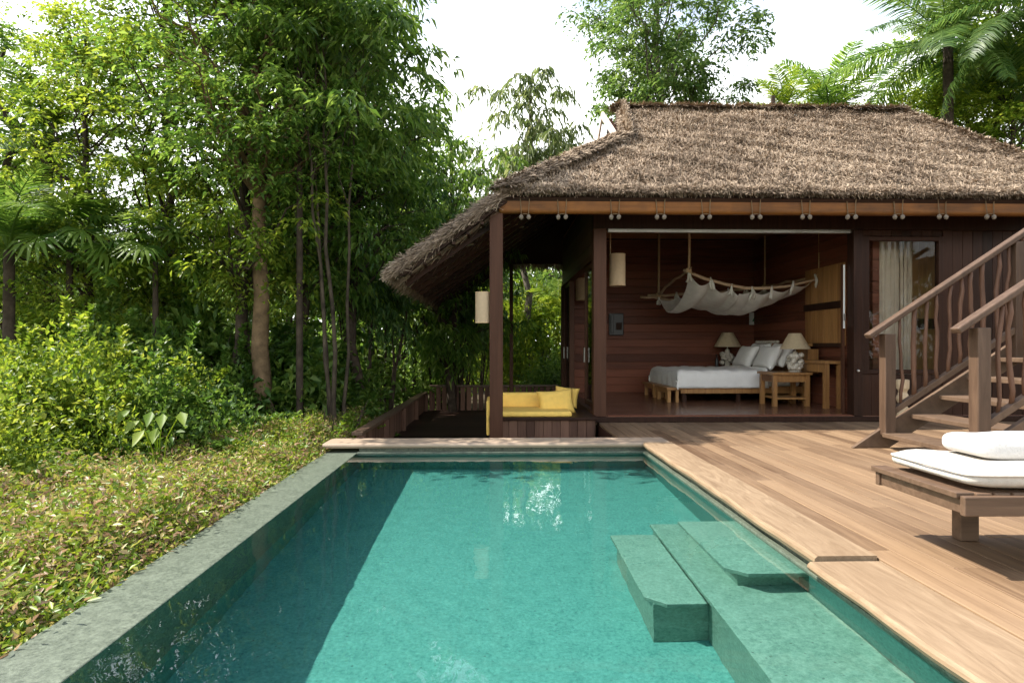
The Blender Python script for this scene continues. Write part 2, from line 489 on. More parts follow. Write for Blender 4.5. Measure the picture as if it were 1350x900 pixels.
def grow(seed, H, r0, base_h, rad, crown_z, crown_v, limbs, sprays_per, leaves_per, spray_r, leaf, ratio,
         droop=.15, down=.3, lean=(0, 0), stems=1, offset=(0, 0), spread=.25, tj=.10):
    """trunk mesh and crown mesh round the origin; the crown is an uneven ellipsoid of leaf sprays carried by limbs"""
    rng = np.random.default_rng(seed)
    tb = MB()
    tops = []
    for k in range(stems):
        a = rng.uniform(0, 6.28)
        o = np.array([math.cos(a), math.sin(a), 0]) * (spread * .5 if stems > 1 else 0)
        top = np.array([lean[0], lean[1], H]) + (np.array([math.cos(a), math.sin(a), 0]) * spread * 3.5 * rng.uniform(.5, 1.2) + np.array([0, 0, rng.uniform(-.15, 0) * H]) if stems > 1 else 0)
        c = curve(o, top, 0, rng, 10, tj)
        rr = np.linspace(r0, r0 * .25, 10) * (rng.uniform(.7, 1.1) if stems > 1 else 1)
        rr[0] *= 1.35
        tb.tube(c, list(rr), 9)
        tops.append(c)
    cents, outs = [], []
    cc = np.array([lean[0] * .8 + offset[0], lean[1] * .8 + offset[1], crown_z])
    for i in range(limbs):
        c = tops[i % stems]
        v = rng.normal(0, 1, 3); v /= np.linalg.norm(v)
        v *= rng.uniform(.55, 1.0) ** .5
        wob = 1 + .35 * math.sin(3 * math.atan2(v[1], v[0]) + seed) * (1 - abs(v[2]))
        tip = cc + v * np.array([rad * wob, rad * wob, crown_v])
        tz = np.clip((tip[2] - abs(rng.normal(.9, .4)) * .45 * np.hypot(*(tip - cc)[:2]) - .1 * H) / H, base_h, .98)
        k = tz * 9
        j = int(min(k, 8)); st = c[j] * (1 - (k - j)) + c[j + 1] * (k - j)
        lc = curve(st, tip, .08 * np.linalg.norm(tip - st), rng, 6, .22)
        r1 = r0 * .34 * (1 - tz * .6)
        tb.tube(lc, list(np.linspace(r1, r1 * .18, 6)), 5, cap=False)
        o = tip - cc; o[2] *= .4; o = o / max(np.linalg.norm(o), 1e-6)
        for q in range(sprays_per):
            t = rng.uniform(.45, 1.0) if q else 1.0
            kk = t * 5; jj = int(min(kk, 4))
            p = lc[jj] * (1 - (kk - jj)) + lc[jj + 1] * (kk - jj)
            off = rng.normal(0, 1, 3) * np.array([1, 1, .55]) * spray_r * 1.05
            pe = p + off * (.25 if q == 0 else 1)
            tb.tube([p, (p + pe) / 2 + np.array([0, 0, .03]), pe], [r1 * .16, r1 * .12, r1 * .06], 3, cap=False)
            cents.append(pe); outs.append(o)
    cents, outs = np.array(cents), np.array(outs)
    v, t = sprays(rng, cents, outs, leaves_per, spray_r, leaf, ratio, droop, down=down)
    return tb, v, t


class Kind:
    """one grown pattern of tree; placed as separate things that share its meshes"""
    def __init__(s, bark, leafmat, **kw):
        tb, v, t = grow(**kw)
        s.tm = bpy.data.meshes.new('trunk'); s.tm.from_pydata(tb.v, [], tb.f); s.tm.materials.append(M[bark])
        s.tm.polygons.foreach_set('use_smooth', [True] * len(s.tm.polygons))
        s.cm = np_mesh("crown", v, t, leafmat)

    def place(s, name, label, cat, loc, scale=1, rz=0, group=None, sz=None):
        r = thing(name, label, cat, loc, group, rz)
        r.scale = (scale, scale, sz or scale)
        link('trunk', s.tm, r); link('crown', s.cm, r)
        return r


def frond_mesh(seed, L, leaflet, n, arch, mat, width=.03, vee=.5, hang=.3):
    """pinnate palm frond along +X from the origin: rachis and two rows of leaflets"""
    rng = np.random.default_rng(seed)
    t = np.linspace(0, 1, 14)
    px = L * (t - .18 * arch * t ** 2 * t)
    pz = L * (.42 * t - arch * t ** 2 * .85)
    path = np.stack([px, np.zeros(14), pz], 1)
    tb = MB(); tb.tube(path, list(np.linspace(.022, .004, 14)), 5)
    s = np.repeat(np.linspace(.14, .995, n), 2); sd = np.tile([-1.0, 1.0], n)
    s = s + rng.normal(0, .004, len(s))
    p = np.stack([np.interp(s, t, path[:, 0]), np.zeros(len(s)), np.interp(s, t, path[:, 2])], 1)
    e = .02
    tg = nrm(np.stack([np.interp(s + e, t, path[:, 0]) - np.interp(s - e, t, path[:, 0]), np.zeros(len(s)), np.interp(s + e, t, path[:, 2]) - np.interp(s - e, t, path[:, 2])], 1) + 1e-6)
    ln = leaflet * (np.sin(np.pi * np.clip(s * .86 + .1, 0, 1)) ** .6 + .1) * rng.uniform(.85, 1.1, len(s))
    d = tg * .55 + np.stack([np.zeros(len(s)), sd, np.zeros(len(s))], 1) + np.array([0, 0, 1.0]) * rng.normal(vee, .2, len(s))[:, None] * .5 + rng.normal(0, .06, (len(s), 3))
    d = nrm(d)
    W = np.full(len(s), width) * rng.uniform(.8, 1.2, len(s))
    side = nrm(np.cross(d, np.cross(tg, d) + 1e-6))
    side = tg - d * (tg * d).sum(1, keepdims=True); side = nrm(side)
    dn = np.array([0, 0, -1.0])
    a0 = p - side * (W * .3)[:, None]; a1 = p + side * (W * .3)[:, None]
    m = p + d * (ln * .5)[:, None] + dn * (ln * hang * .18)[:, None]
    b0 = m - side * (W * .5)[:, None]; b1 = m + side * (W * .5)[:, None]
    tip = p + d * (ln * .9)[:, None] + dn * (ln * hang)[:, None]
    k = len(s)
    v = np.stack([a0, a1, b0, b1, tip], 1).reshape(-1, 3)
    b = np.arange(k)[:, None] * 5
    tr = np.concatenate([b + np.array([[0, 1, 3]]), b + np.array([[0, 3, 2]]), b + np.array([[2, 3, 4]])], 1).reshape(-1, 3)
    q = np.array([(f[0], f[1], f[2]) for f in tb.f if len(f) >= 3] + [(f[0], f[2], f[3]) for f in tb.f if len(f) == 4])
    V = np.concatenate([np.array(tb.v), v]); T = np.concatenate([q, tr + len(tb.v)])
    return np_mesh('frond', V, T, mat)


def fan_mesh(seed, stalk, blade, n, mat):
    """fan palm leaf: a stalk along +X, then a half disc of long pointed segments"""
    rng = np.random.default_rng(seed)
    tb = MB(); c = np.array([stalk, 0, stalk * .55])
    tb.tube([(0, 0, 0), (stalk * .5, 0, stalk * .38), c], [.014, .011, .008], 5)
    ax = np.array([.75, 0, -.25]); ay = np.array([0, 1.0, 0]); up = np.array([.3, 0, .95])
    V, T = [np.array(tb.v)], [np.array([(f[0], f[1], f[2]) for f in tb.f] + [(f[0], f[2], f[3]) for f in tb.f if len(f) == 4])]
    o = len(tb.v)
    for i in range(n):
        a = (i / (n - 1) - .5) * R(250) + rng.normal(0, .03)
        d = ax * math.cos(a) + ay * math.sin(a); d /= np.linalg.norm(d)
        sd = np.cross(up, d); sd /= np.linalg.norm(sd)
        L = blade * (.72 + .28 * math.cos(a * .7)) * rng.uniform(.93, 1.05); W = blade * .062
        m = c + d * L * .55 + up * .02 * (-1) ** i
        tip = c + d * L + np.array([0, 0, -1]) * L * .28
        V.append(np.array([c, m - sd * W, m + sd * W, tip, m + up * .012])); T.append(np.array([[0, 1, 4], [0, 4, 2], [1, 3, 4], [4, 3, 2]]) + o); o += 5
    return np_mesh('frond', np.concatenate(V), np.concatenate(T), mat)


def palm(name, label, loc, h, fronds, count, rng, r=.11, bark='bark_grey', el=(-.2, 1.1), sc_=1.0, group=None, cat='palm', lean=(0, 0), az=None):
    root = thing(name, label, cat, loc, group)
    if h > .05:
        tb = MB()
        n = 14
        pts = [(lean[0] * (k / n) ** 1.5, lean[1] * (k / n) ** 1.5, h * k / n) for k in range(n + 1)]
        tb.tube(pts, [r * (1.25 if k == 0 else 1 - .3 * k / n) * (1.06 if k % 2 else .97) for k in range(n + 1)], 10)
        o = tb.build('trunk', bark, None, smooth=True); o.parent = root
    for i in range(count):
        f = link('frond', fronds[i % len(fronds)], root)
        f.location = (lean[0], lean[1], h)
        a = (i * 2.39996 + rng.normal(0, .15)) if az is None else rng.uniform(*az)
        f.rotation_euler = (rng.normal(0, .15), -(el[0] + (el[1] - el[0]) * (i / max(1, count - 1)) + rng.normal(0, .08)), a)
        f.rotation_mode = 'XYZ'
        k = sc_ * rng.uniform(.85, 1.1); f.scale = (k, k, k)
    return root


def bush_mesh(seed, rx, ry, h, n, leaf, ratio, mat, lumps=9, droop=.1, shoots=46):
    """loose shrub: uneven lumps of leaves and leafy shoots that stand out of them"""
    rng = np.random.default_rng(seed)
    lumps *= 2
    a = rng.uniform(0, 2 * np.pi, lumps); q = rng.uniform(.05, .85, lumps) ** .8
    c = np.stack([np.cos(a) * q * rx, np.sin(a) * q * ry, (1 - .55 * q) * h * rng.uniform(.3, .85, lumps)], 1)
    r = rng.uniform(.20, .42, lumps)
    i = rng.integers(0, lumps, int(n * .72)); m = len(i)
    v = nrm(rng.normal(0, 1, (m, 3))); v[:, 2] = np.abs(v[:, 2]) * np.where(rng.random(m) < .72, 1, -1)
    p = c[i] + v * (r[i] * rng.uniform(.45, 1.12, m))[:, None] * np.array([rx, ry, h * .8])
    d = v * .7 + rng.normal(0, .6, (m, 3)) + np.array([0, 0, .15])
    k = n - m; si = rng.integers(0, shoots, k)
    li = rng.integers(0, lumps, shoots); sv = nrm(rng.normal(0, 1, (shoots, 3)) + np.array([0, 0, .9])); sl = rng.uniform(.22, .52, shoots)
    t = rng.uniform(.1, 1, k)
    base = c[li] + sv * (r[li] * .8)[:, None] * np.array([rx, ry, h * .8])
    ps = base[si] + sv[si] * (t * sl[si])[:, None]; ps[:, 2] -= .18 * sl[si] * t ** 2
    az = rng.uniform(0, 6.28, k)
    ds = sv[si] * .6 + np.stack([np.cos(az), np.sin(az), rng.normal(.1, .3, k)], 1)
    p = np.concatenate([p, ps]); d = np.concatenate([d, ds]); v = np.concatenate([v, sv[si]])
    keep = p[:, 2] > .02
    p, d, v = p[keep], d[keep], v[keep]; k = len(p)
    up = v * .7 + rng.normal(0, .5, (k, 3)) + np.array([0, 0, .8])
    ln = leaf * rng.uniform(.5, 1.4, k)
    V, T = leaf_arrays(p, d, up, ln, ln * ratio, droop)
    return np_mesh('foliage', V, T, mat)


def stem_mesh(seed, rx, ry, h, n, mat):
    rng = np.random.default_rng(seed); tb = MB()
    for k in range(n):
        a, q = rng.uniform(0, 6.28), rng.uniform(.2, .75)
        e = (rx * q * math.cos(a), ry * q * math.sin(a), h * rng.uniform(.55, .85))
        tb.tube(curve((e[0] * .2, e[1] * .2, 0), e, 0, rng, 5, .2), [.022, .018, .014, .01, .005], 5)
    me = bpy.data.meshes.new('stem'); me.from_pydata(tb.v, [], tb.f); me.materials.append(M[mat])
    return me


EXPOSURE = 1.1
# ------------------------------------------------------------------ world, sun, camera
SUN = Vector((-.72, .03, 1)).normalized()
w = bpy.data.worlds.new('World'); sc.world = w; w.use_nodes = True
nt = w.node_tree; L = nt.links.new
sky = nt.nodes.new('ShaderNodeTexSky'); sky.sky_type = 'NISHITA'; sky.sun_disc = False
sky.sun_elevation = math.asin(SUN.z); sky.sun_rotation = math.atan2(SUN.x, SUN.y)
sky.air_density = 1.0; sky.dust_density = 1.5
tc = nt.nodes.new('ShaderNodeTexCoord')
sep = nt.nodes.new('ShaderNodeSeparateXYZ'); L(tc.outputs['Generated'], sep.inputs[0])
mpw = nt.nodes.new('ShaderNodeMapping'); mpw.inputs['Scale'].default_value = (1.6, 1.6, 4)
L(tc.outputs['Generated'], mpw.inputs[0])
cn = N(nt, 'ShaderNodeTexNoise', Scale=1.7, Detail=7, Roughness=.6); L(mpw.outputs[0], cn.inputs['Vector'])
el = N(nt, 'ShaderNodeMath', operation='MULTIPLY_ADD'); el.inputs[1].default_value = .22
L(cn.outputs['Fac'], el.inputs[0]); L(sep.outputs['Z'], el.inputs[2])
cr = ramp(nt, [(.46, (1, 1, 1)), (.60, (.08, .08, .08))]); L(el.outputs[0], cr.inputs['Fac'])
mx = N(nt, 'ShaderNodeMix', data_type='RGBA')
L(cr.outputs['Color'], mx.inputs[0]); L(sky.outputs[0], mx.inputs[6]); mx.inputs[7].default_value = (10.6, 10.8, 10.7, 1)
L(mx.outputs[2], nt.nodes['Background'].inputs[0]); nt.nodes['Background'].inputs[1].default_value = .14

sl = bpy.data.lights.new('sun', 'SUN'); sl.cycles.is_caustics_light = True; sl.energy = 4.5; sl.angle = R(.5); sl.color = (1, .95, .88)
so = bpy.data.objects.new('sun', sl); COL.objects.link(so); so.rotation_euler = SUN.to_track_quat('Z', 'Y').to_euler(); so.location = (-20, 5, 30)

cam = bpy.data.cameras.new('camera'); cam.sensor_width = 36; cam.lens = 36 * F / 1350; cam.shift_y = 5 / 1350
cam.clip_start = .05; cam.clip_end = 2000
co = bpy.data.objects.new('camera', cam); COL.objects.link(co); co.location = (0, 0, CAMH); co.rotation_euler = (math.pi / 2, 0, -YAW); sc.camera = co
sc.view_settings.view_transform = 'Standard'; sc.view_settings.look = 'None'; sc.view_settings.gamma = 1; sc.view_settings.exposure = EXPOSURE
sc.cycles.use_denoising = True
sc.cycles.blur_glossy = 1.0
sc.cycles.max_bounces = 12; sc.cycles.diffuse_bounces = 5; sc.cycles.transmission_bounces = 8; sc.cycles.transparent_max_bounces = 12
sc.cycles.sample_clamp_indirect = 0

# ------------------------------------------------------------------ ground
def gz(x, y):
    """height of the planted ground"""
    bed = -.42 - .05 * np.clip(-2 - x, 0, 40) - .02 * np.sin(x * .9 + y * .7)
    far = -.55 - .015 * np.clip(y - 14, 0, 60)
    k = np.clip((y - 13) / 3, 0, 1)
    return np.where(x < -1.93, np.maximum(bed * (1 - k) + far * k, -2.4), np.where(y > 14.6, far, -1.75))

xs = np.concatenate([np.array([-260, -120, -60, -30, -20]), np.arange(-16, -2, .5), [-1.96, -1.925], np.arange(-1.5, 12, 1.5), [14, 20, 30, 60, 120, 260]])
ys = np.concatenate([np.array([-120, -60, -30, -15, -8]), np.arange(-6, 14.5, .5), [14.55, 14.65], np.arange(15, 24, 1), [30, 40, 60, 100, 180, 300]])
gx, gy = np.meshgrid(xs, ys)
gv = np.stack([gx, gy, gz(gx, gy)], 2).reshape(-1, 3)
nx = len(xs); ii = np.arange(len(ys) - 1)[:, None] * nx + np.arange(nx - 1)[None, :]; ii = ii.reshape(-1, 1)
gq = np.concatenate([ii, ii + 1, ii + nx + 1, ii + nx], 1)
tag(link('ground', np_mesh('ground', gv, gq, 'soil', True)), 'dark soil under the trees and shrubs', 'ground', kind='structure')

# ------------------------------------------------------------------ pool
WZ = -.10
PX0, PX1, PYF = -1.557, 1.69, 7.1
DEPTH = -1.0
pb = MB()
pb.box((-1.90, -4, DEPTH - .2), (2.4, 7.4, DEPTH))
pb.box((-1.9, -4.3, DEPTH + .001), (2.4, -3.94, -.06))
pool = pb.build('pool', 'tinted_poolstone'); tag(pool, 'rectangular pool lined with green stone, filled with clear teal water', 'pool', kind='structure')
MB().box((PX0 - .30, -4, DEPTH + .002), (PX0 + .0, 7.398, WZ - .05)).build('pool_wall', 'shaded_wallstone', pool)
MB().box((PX0, PYF, DEPTH + .002), (2.398, 7.397, WZ - .02)).build('pool_wall', 'shaded_wallstone', pool)
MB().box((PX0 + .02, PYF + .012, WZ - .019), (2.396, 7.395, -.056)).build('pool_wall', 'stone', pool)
MB().box((PX1, -4, DEPTH + .003), (2.4, PYF - .002, WZ - .02)).build('pool_wall', 'shaded_wallstone', pool)
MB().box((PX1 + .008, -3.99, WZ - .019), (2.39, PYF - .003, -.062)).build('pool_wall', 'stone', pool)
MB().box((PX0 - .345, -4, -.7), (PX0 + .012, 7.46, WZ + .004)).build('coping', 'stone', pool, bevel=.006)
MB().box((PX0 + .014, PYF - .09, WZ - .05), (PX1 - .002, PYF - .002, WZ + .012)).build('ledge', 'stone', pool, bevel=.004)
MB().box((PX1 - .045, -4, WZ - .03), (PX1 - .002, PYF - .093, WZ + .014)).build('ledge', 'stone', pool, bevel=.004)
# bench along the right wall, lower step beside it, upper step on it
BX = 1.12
MB().box((BX + .02, -4, DEPTH + .004), (PX1 + .01, 4.55, -.52)).build('bench', 'tinted_stepstone', pool)
MB().box((BX, -4.01, -.518), (PX1 - .004, 4.58, -.468)).build('bench_top', 'tinted_stepstone', pool, bevel=.006)
MB().box((.84, 3.35, DEPTH + .003), (BX + .018, 4.35, -.572)).build('step', 'tinted_stepstone', pool)
MB().poly([(.90, 3.30, -.522), (BX - .003, 3.30, -.522), (BX - .003, 4.40, -.522), (.80, 4.40, -.522), (.80, 3.40, -.522)], .05, (0, 0, 1)).build('step', 'tinted_stepstone', pool, bevel=.005)
MB().poly([(1.36, 3.36, -.185), (PX1 - .005, 3.36, -.185), (PX1 - .005, 4.35, -.185), (1.26, 4.35, -.185), (1.26, 3.46, -.185)], .06, (0, 0, 1)).build('step', 'tinted_stepstone', pool, bevel=.005)
MB().box((1.34, 3.46, -.466), (PX1 - .006, 4.30, -.247)).build('step', 'tinted_stepstone', pool)
gn, gm = 30, 60
wv = np.array([(PX0 - .005 + (PX1 - PX0 + .02) * i / gn, -3.95 + (PYF + 3.97) * j / gm, WZ) for j in range(gm + 1) for i in range(gn + 1)])
q0 = (np.arange(gm)[:, None] * (gn + 1) + np.arange(gn)[None, :]).reshape(-1, 1)
wa = link('water', np_mesh('water', wv, np.concatenate([q0, q0 + 1, q0 + gn + 2, q0 + gn + 1], 1), 'water', True))
wa.cycles.is_caustics_caster = True
for o_ in [pool] + list(pool.children): o_.cycles.is_caustics_receiver = True
tag(wa, 'still teal water in the pool, mirroring the trees', 'water', kind='structure')

# ------------------------------------------------------------------ deck
dk = MB(); rng = np.random.default_rng(3)
x = 1.985; 
while x < 9.6:
    wd = .142
    y = -3.0 + rng.uniform(-2.2, 0); ymax = 9.06
    while y < ymax:
        y2 = min(y + rng.uniform(2.2, 3.6), ymax)
        z = -rng.uniform(0, .004)
        dk.box((x, y, -.035), (x + wd - .006, y2 - .004, z)); y = y2
    x += wd
x = 1.46
while x < 1.98:
    dk.box((x, 7.485, -.035), (min(x + .136, 1.981), 9.06, -rng.uniform(0, .004))); x += .142
deck = dk.build('deck', 'deck', None, bevel=.003, seg=1); tag(deck, 'sunlit deck of weathered brown boards running to the villa', 'deck', kind='structure')
jo = MB()
for k in range(22):
    jo.box((1.75 if k * .55 - 3 < 7 else 1.47, -3 + k * .55, -.16), (9.6, -2.93 + k * .55, -.037))
jo.box((1.44, 7.49, -.30), (1.47, 9.04, -.0365))
jo.box((2.42, -3, -1.74), (2.5, 9, -.17))
jo.build('joist', 'dark', deck)

def slab(name, label, x0, x1, y0, y1, zt, th, mat, seed, wob=.012, along='y'):
    """thick live-edge board"""
    rg = np.random.default_rng(seed); n = 26; top = []
    ph = rg.uniform(0, 6, 4)
    f = lambda t: wob * (math.sin(t * 5 + ph[0]) + .6 * math.sin(t * 13 + ph[1]) + .35 * math.sin(t * 29 + ph[2]))
    V, Fc = [], []
    for i in range(n + 1):
        t = i / n
        if along == 'y':
            yy = y0 + (y1 - y0) * t; a, b = x0 + f(t * 2), x1
            ring = [(a + .012, yy, zt - th), (a, yy, zt - th * .55), (a + .004, yy, zt - .012), (a + .018, yy, zt), ((a + b) / 2, yy, zt + .002 * math.sin(t * 9)), (b, yy, zt), (b, yy, zt - th)]
        else:
            xx = x0 + (x1 - x0) * t; a, b = y0 + f(t * 2), y1
            ring = [(xx, a + .012, zt - th), (xx, a, zt - th * .55), (xx, a + .004, zt - .012), (xx, a + .018, zt), (xx, (a + b) / 2, zt + .002 * math.sin(t * 9)), (xx, b, zt), (xx, b, zt - th)]
        V += ring
    for i in range(n):
        for k in range(7):
            Fc.append((i * 7 + k, i * 7 + (k + 1) % 7, (i + 1) * 7 + (k + 1) % 7, (i + 1) * 7 + k))
    Fc += [tuple(range(7)), tuple(reversed(range(n * 7, n * 7 + 7)))]
    mb = MB(); mb.add(V, Fc)
    o = mb.build(name, mat); tag(o, label, 'edge board', 'thick boards edging the pool')
slab('edge_board', 'long pale edge board between pool and deck, ending at the dark joint', 1.645, 1.975, 3.215, 7.04, .011, .055, 'slab', 1, .006)
slab('edge_board', 'wavy grained edge board at the near end of the pool, set a little lower', 1.60, 1.978, -2.9, 3.19, -.009, .045, 'slab', 2, .012)
slab('edge_board', 'pale edge board across the far end of the pool', -1.93, 1.974, 7.05, 7.47, .003, .05, 'slabx', 5, .003, along='x')

# ------------------------------------------------------------------ lower terrace and its fence
TZ = -.36
tr = MB()
y = 7.5
while y < 14.3:
    tr.box((-1.66, y, TZ - .04), (1.44, y + .135, TZ)); y += .142
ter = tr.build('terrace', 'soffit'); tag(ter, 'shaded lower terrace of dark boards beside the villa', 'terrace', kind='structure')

def board_fence(label, p, q, z0, z1, gap, seed):
    root = thing('railing', label, 'railing', (p[0], p[1], z0), 'dark wooden railings round the terrace')
    rg = np.random.default_rng(seed)
    d = Vector((q[0] - p[0], q[1] - p[1], 0)); ln = d.length; d.normalize()
    mb = MB(); s = .02
    wv = .10
    while s < ln - wv:
        a = Vector((p[0], p[1], 0)) + d * s; b = a + d * wv
        n = Vector((-d.y, d.x, 0)) * .011
        zz = z1 - .045
        o = [a - n, b - n, b + n, a + n]
        mb.add([(v.x, v.y, z0) for v in o] + [(v.x, v.y, zz) for v in o], [(0, 3, 2, 1), (4, 5, 6, 7), (0, 1, 5, 4), (1, 2, 6, 5), (2, 3, 7, 6), (3, 0, 4, 7)])
        s += wv + gap + rg.uniform(0, .004)
    mb.build('boards', 'fence', root)
    MB().bar((p[0], p[1], z1 - .022), (q[0], q[1], z1 - .022), .13, .042).build('cap_rail', 'rail', root, bevel=.004)
    k = max(2, int(ln / 1.6)); 
    for i in range(k + 1):
        c = Vector((p[0], p[1], 0)) + d * (.05 + (ln - .1) * i / k) + Vector((-d.y, d.x, 0)) * (-.05)
        MB().box((c.x - .035, c.y - .035, z0), (c.x + .035, c.y + .035, z1 - .046)).build('post', 'fence', root)
board_fence('dark boarded terrace railing with a lit cap, running back beside the trees', (-1.66, 7.56), (-1.60, 14.1), TZ, .065, .012, 1)
board_fence('dark open slat railing across the back of the terrace, behind the daybed', (-1.5, 14.16), (1.40, 14.16), TZ, .21, .035, 2)

# ------------------------------------------------------------------ villa
villa = thing('villa', 'dark timber villa with a thatched roof and wide open bedroom', 'house', (1.5, 9.1, 0))
FY, BY, LX, RX, FLZ = 9.1, 13.7, 1.5, 8.3, .08
PARTX = 5.66
def vpart(name, a, b, mat, bevel=.004, parent=None):
    return MB().box(a, b).build(name, mat, parent or villa, bevel=bevel, seg=4 if bevel > .03 else 2)
# floor boards
fl = MB(); y = 9.0
while y < BY:
    fl.box((LX - .06, y, -.02), (RX, min(y + .128, BY), FLZ - .0005 * (int(y * 50) % 3))); y += .13
fl.build('floor', 'floor', villa, bevel=.002, seg=1)
vpart('sill', (LX - .1, 8.93, .002), (RX, 8.998, FLZ - .006), 'dark')
def boards(axis, c, th, u0, u1, z0, z1, step, name, mat, vertical=False, gap=.004):
    """wall of boards: axis 'x' = wall plane at x=c, 'y' = wall plane at y=c"""
    mb = MB(); rg = np.random.default_rng(int(abs(c * 100)) + int(z0 * 10)); 
    if vertical:
        u = u0
        while u < u1 - .01:
            e = min(u + step - gap, u1); j = rg.uniform(0, .004)
            mb.box((u, c - j, z0), (e, c + th, z1)) if axis == 'y' else mb.box((c - j, u, z0), (c + th, e, z1)); u += step
    else:
        z = z0
        while z < z1 - .01:
            e = min(z + step - gap, z1); j = rg.uniform(0, .005)
            mb.box((u0, c - j, z), (u1, c + th, e)) if axis == 'y' else mb.box((c - j, u0, z), (c + th, u1, e)); z += step
    if axis == 'y': mb.box((u0 + .001, c + th + .001, z0 + .001), (u1 - .001, c + th + .012, z1 - .001))
    else: mb.box((c + th + .001, u0 + .001, z0 + .001), (c + th + .012, u1 - .001, z1 - .001))
    return mb.build(name, mat, villa, bevel=.003, seg=1)
boards('y', BY, .10, LX - .05, RX, FLZ, 3.40, .165, 'back_wall', 'darkx')
boards('x', PARTX, .09, 9.32, BY - .006, FLZ, 3.40, .165, 'partition_wall', 'darkx')
boards('x', RX, .1, 9.2, BY, FLZ, .9, .165, 'side_wall', 'darkx')  # unseen wall kept low so daylight enters behind the window
vpart('unseen_ceiling', (LX - .04, 9.17, 3.41), (RX + .05, BY - .1, 3.45), 'honey')  # unseen; pale wood chosen to bounce light into the bedroom
# front header and right-hand front wall
vpart('header', (LX - .1, 9.02, 2.78), (RX + .1, 9.16, 3.42), 'dark')
MB().box((1.62, 9.05, 2.735), (5.18, 9.13, 2.778)).build('door_track', 'metal', villa)
MB().box((1.62, 9.02, .068), (5.18, 9.12, .088)).build('floor_track', 'darkx', villa)
vpart('corner_post', (LX - .10, 9.0, .0), (LX + .085, 9.2, 2.778), 'post', .008)
vpart('corner_post', (5.185, 9.0, .0), (5.325, 9.18, 2.778), 'dark', .008)
xw0, xw1 = at(1143, 400, FY).x, at(1234, 400, FY).x
zt, zb = at(1143, 318, FY).z, at(1143, 487, FY).z
boards('y', 9.06, .08, xw1 + .07, RX + .1, .0, 2.778, .15, 'front_wall', 'dark', True)
boards('y', 9.06, .08, 5.33, xw1 + .065, .0, zb - .07, .15, 'front_wall', 'dark', True)
boards('y', 9.06, .08, 5.33, xw1 + .065, zt + .07, 2.778, .15, 'front_wall', 'dark', True)
win = vpart('window', (xw0 - .02, 9.085, zb), (xw1, 9.092, zt), 'glass', 0)
fr = MB()
fr.box((5.33, 9.04, zb - .065), (xw0, 9.13, zt + .065)); fr.box((xw1, 9.04, zb - .065), (xw1 + .065, 9.13, zt + .065))
fr.box((xw0, 9.042, zt), (xw1, 9.128, zt + .06)); fr.box((xw0, 9.042, zb - .06), (xw1, 9.128, zb))
fr.build('frame', 'dark', win, bevel=.004)
# side wall (open to the terrace): header boards, posts, sliding glass
boards('x', LX - .045, .09, 9.21, BY, 2.47, 3.40, .19, 'side_wall', 'rail')  # lighter wood stands in for skylight falling on these boards
vpart('side_header', (LX - .07, 9.21, 2.38), (LX + .07, BY, 2.468), 'post')
vpart('side_sill', (LX - .10, 9.21, -.02), (LX + .07, BY, .14), 'post')
vpart('corner_post', (LX - .09, 13.55, -.3), (LX + .09, BY - .004, 2.378), 'post', .006)
vpart('corner_post', (LX - .05, 12.42, .142), (LX + .05, 12.5, 2.378), 'post', .006)
for (y0, y1) in ((9.26, 10.42), (12.5, 13.54)):
    gp = vpart('sliding_door', (LX - .004, y0 + .06, .2), (LX + .004, y1 - .06, 2.32), 'glass', 0)
    m_ = MB()
    m_.box((LX - .03, y0, .142), (LX + .03, y0 + .06, 2.378)); m_.box((LX - .03, y1 - .06, .142), (LX + .03, y1, 2.378))
    m_.box((LX - .028, y0 + .06, .142), (LX + .028, y1 - .06, .22)); m_.box((LX - .028, y0 + .06, 2.3), (LX + .028, y1 - .06, 2.378))
    m_.build('frame', 'post', gp, bevel=.003)
    MB().box((LX - .05, y1 - .055, .82), (LX - .031, y1 - .012, 1.06)).build('handle', 'metal', gp)
# half open sliding door: edge, white strip painted for its light reflection, latch
MB().box((5.135, 9.2, .09), (5.165, 9.26, 2.3)).build('door_edge', 'post', villa)
MB().box((5.138, 9.19, 1.35), (5.162, 9.197, 2.29)).build('edge_glint', 'card', villa)
MB().ball((5.24, 8.985, .73), .022, 8, 6).build('door_knob', 'metal', villa)
p = at(1126, 418, 9.17); MB().box((5.14, 9.17, p.z - .05), (5.16, 9.187, p.z + .05)).build('latch', 'metal', villa)

# roof planes
EZ, RZ, EY, RY, EB = 3.12, 5.38, 8.28, 11.4, 14.5
def zf(y): return EZ + (RZ - EZ) * (min(y, 2 * RY - y) - EY) / (RY - EY)
def zl(x): return 3.1 + .70 * (x - .06)
GX, GY0 = 1.95, 10.0
GZ = zf(GY0)
HX = .06
EAVX, EAVZ = -1.30, zl(-1.30)
roof = MB()
n_f = Vector((0, -(RZ - EZ), (RY - EY))).normalized(); n_l = Vector((-.7, 0, 1)).normalized(); n_b = Vector((0, (RZ - EZ), (RY - EY))).normalized()
ERX = 8.45
DR = Vector((0, 0, .075))
roof.poly([Vector(q_) - DR for q_ in [(HX, EY, EZ), (ERX, EY, EZ), (7.43, RY, RZ), (2.2, RY, RZ), (GX, GY0, GZ)]], .10, n_f)
roof.poly([Vector(q_) - DR for q_ in [(HX, EB, EZ), (GX, 2 * RY - GY0, GZ), (2.2, RY, RZ), (7.43, RY, RZ), (ERX, EB, EZ)]], .10, n_b)
roof.poly([Vector(q_) - DR for q_ in [(EAVX, EY, EAVZ), (HX, EY, EZ), (GX, GY0, GZ), (GX, 2 * RY - GY0, GZ), (HX, EB, EZ), (EAVX, EB, EAVZ)]], .10, n_l)
n_r = (Vector((ERX, EB, EZ)) - Vector((ERX, EY, EZ))).cross(Vector((7.43, RY, RZ)) - Vector((ERX, EY, EZ))).normalized()
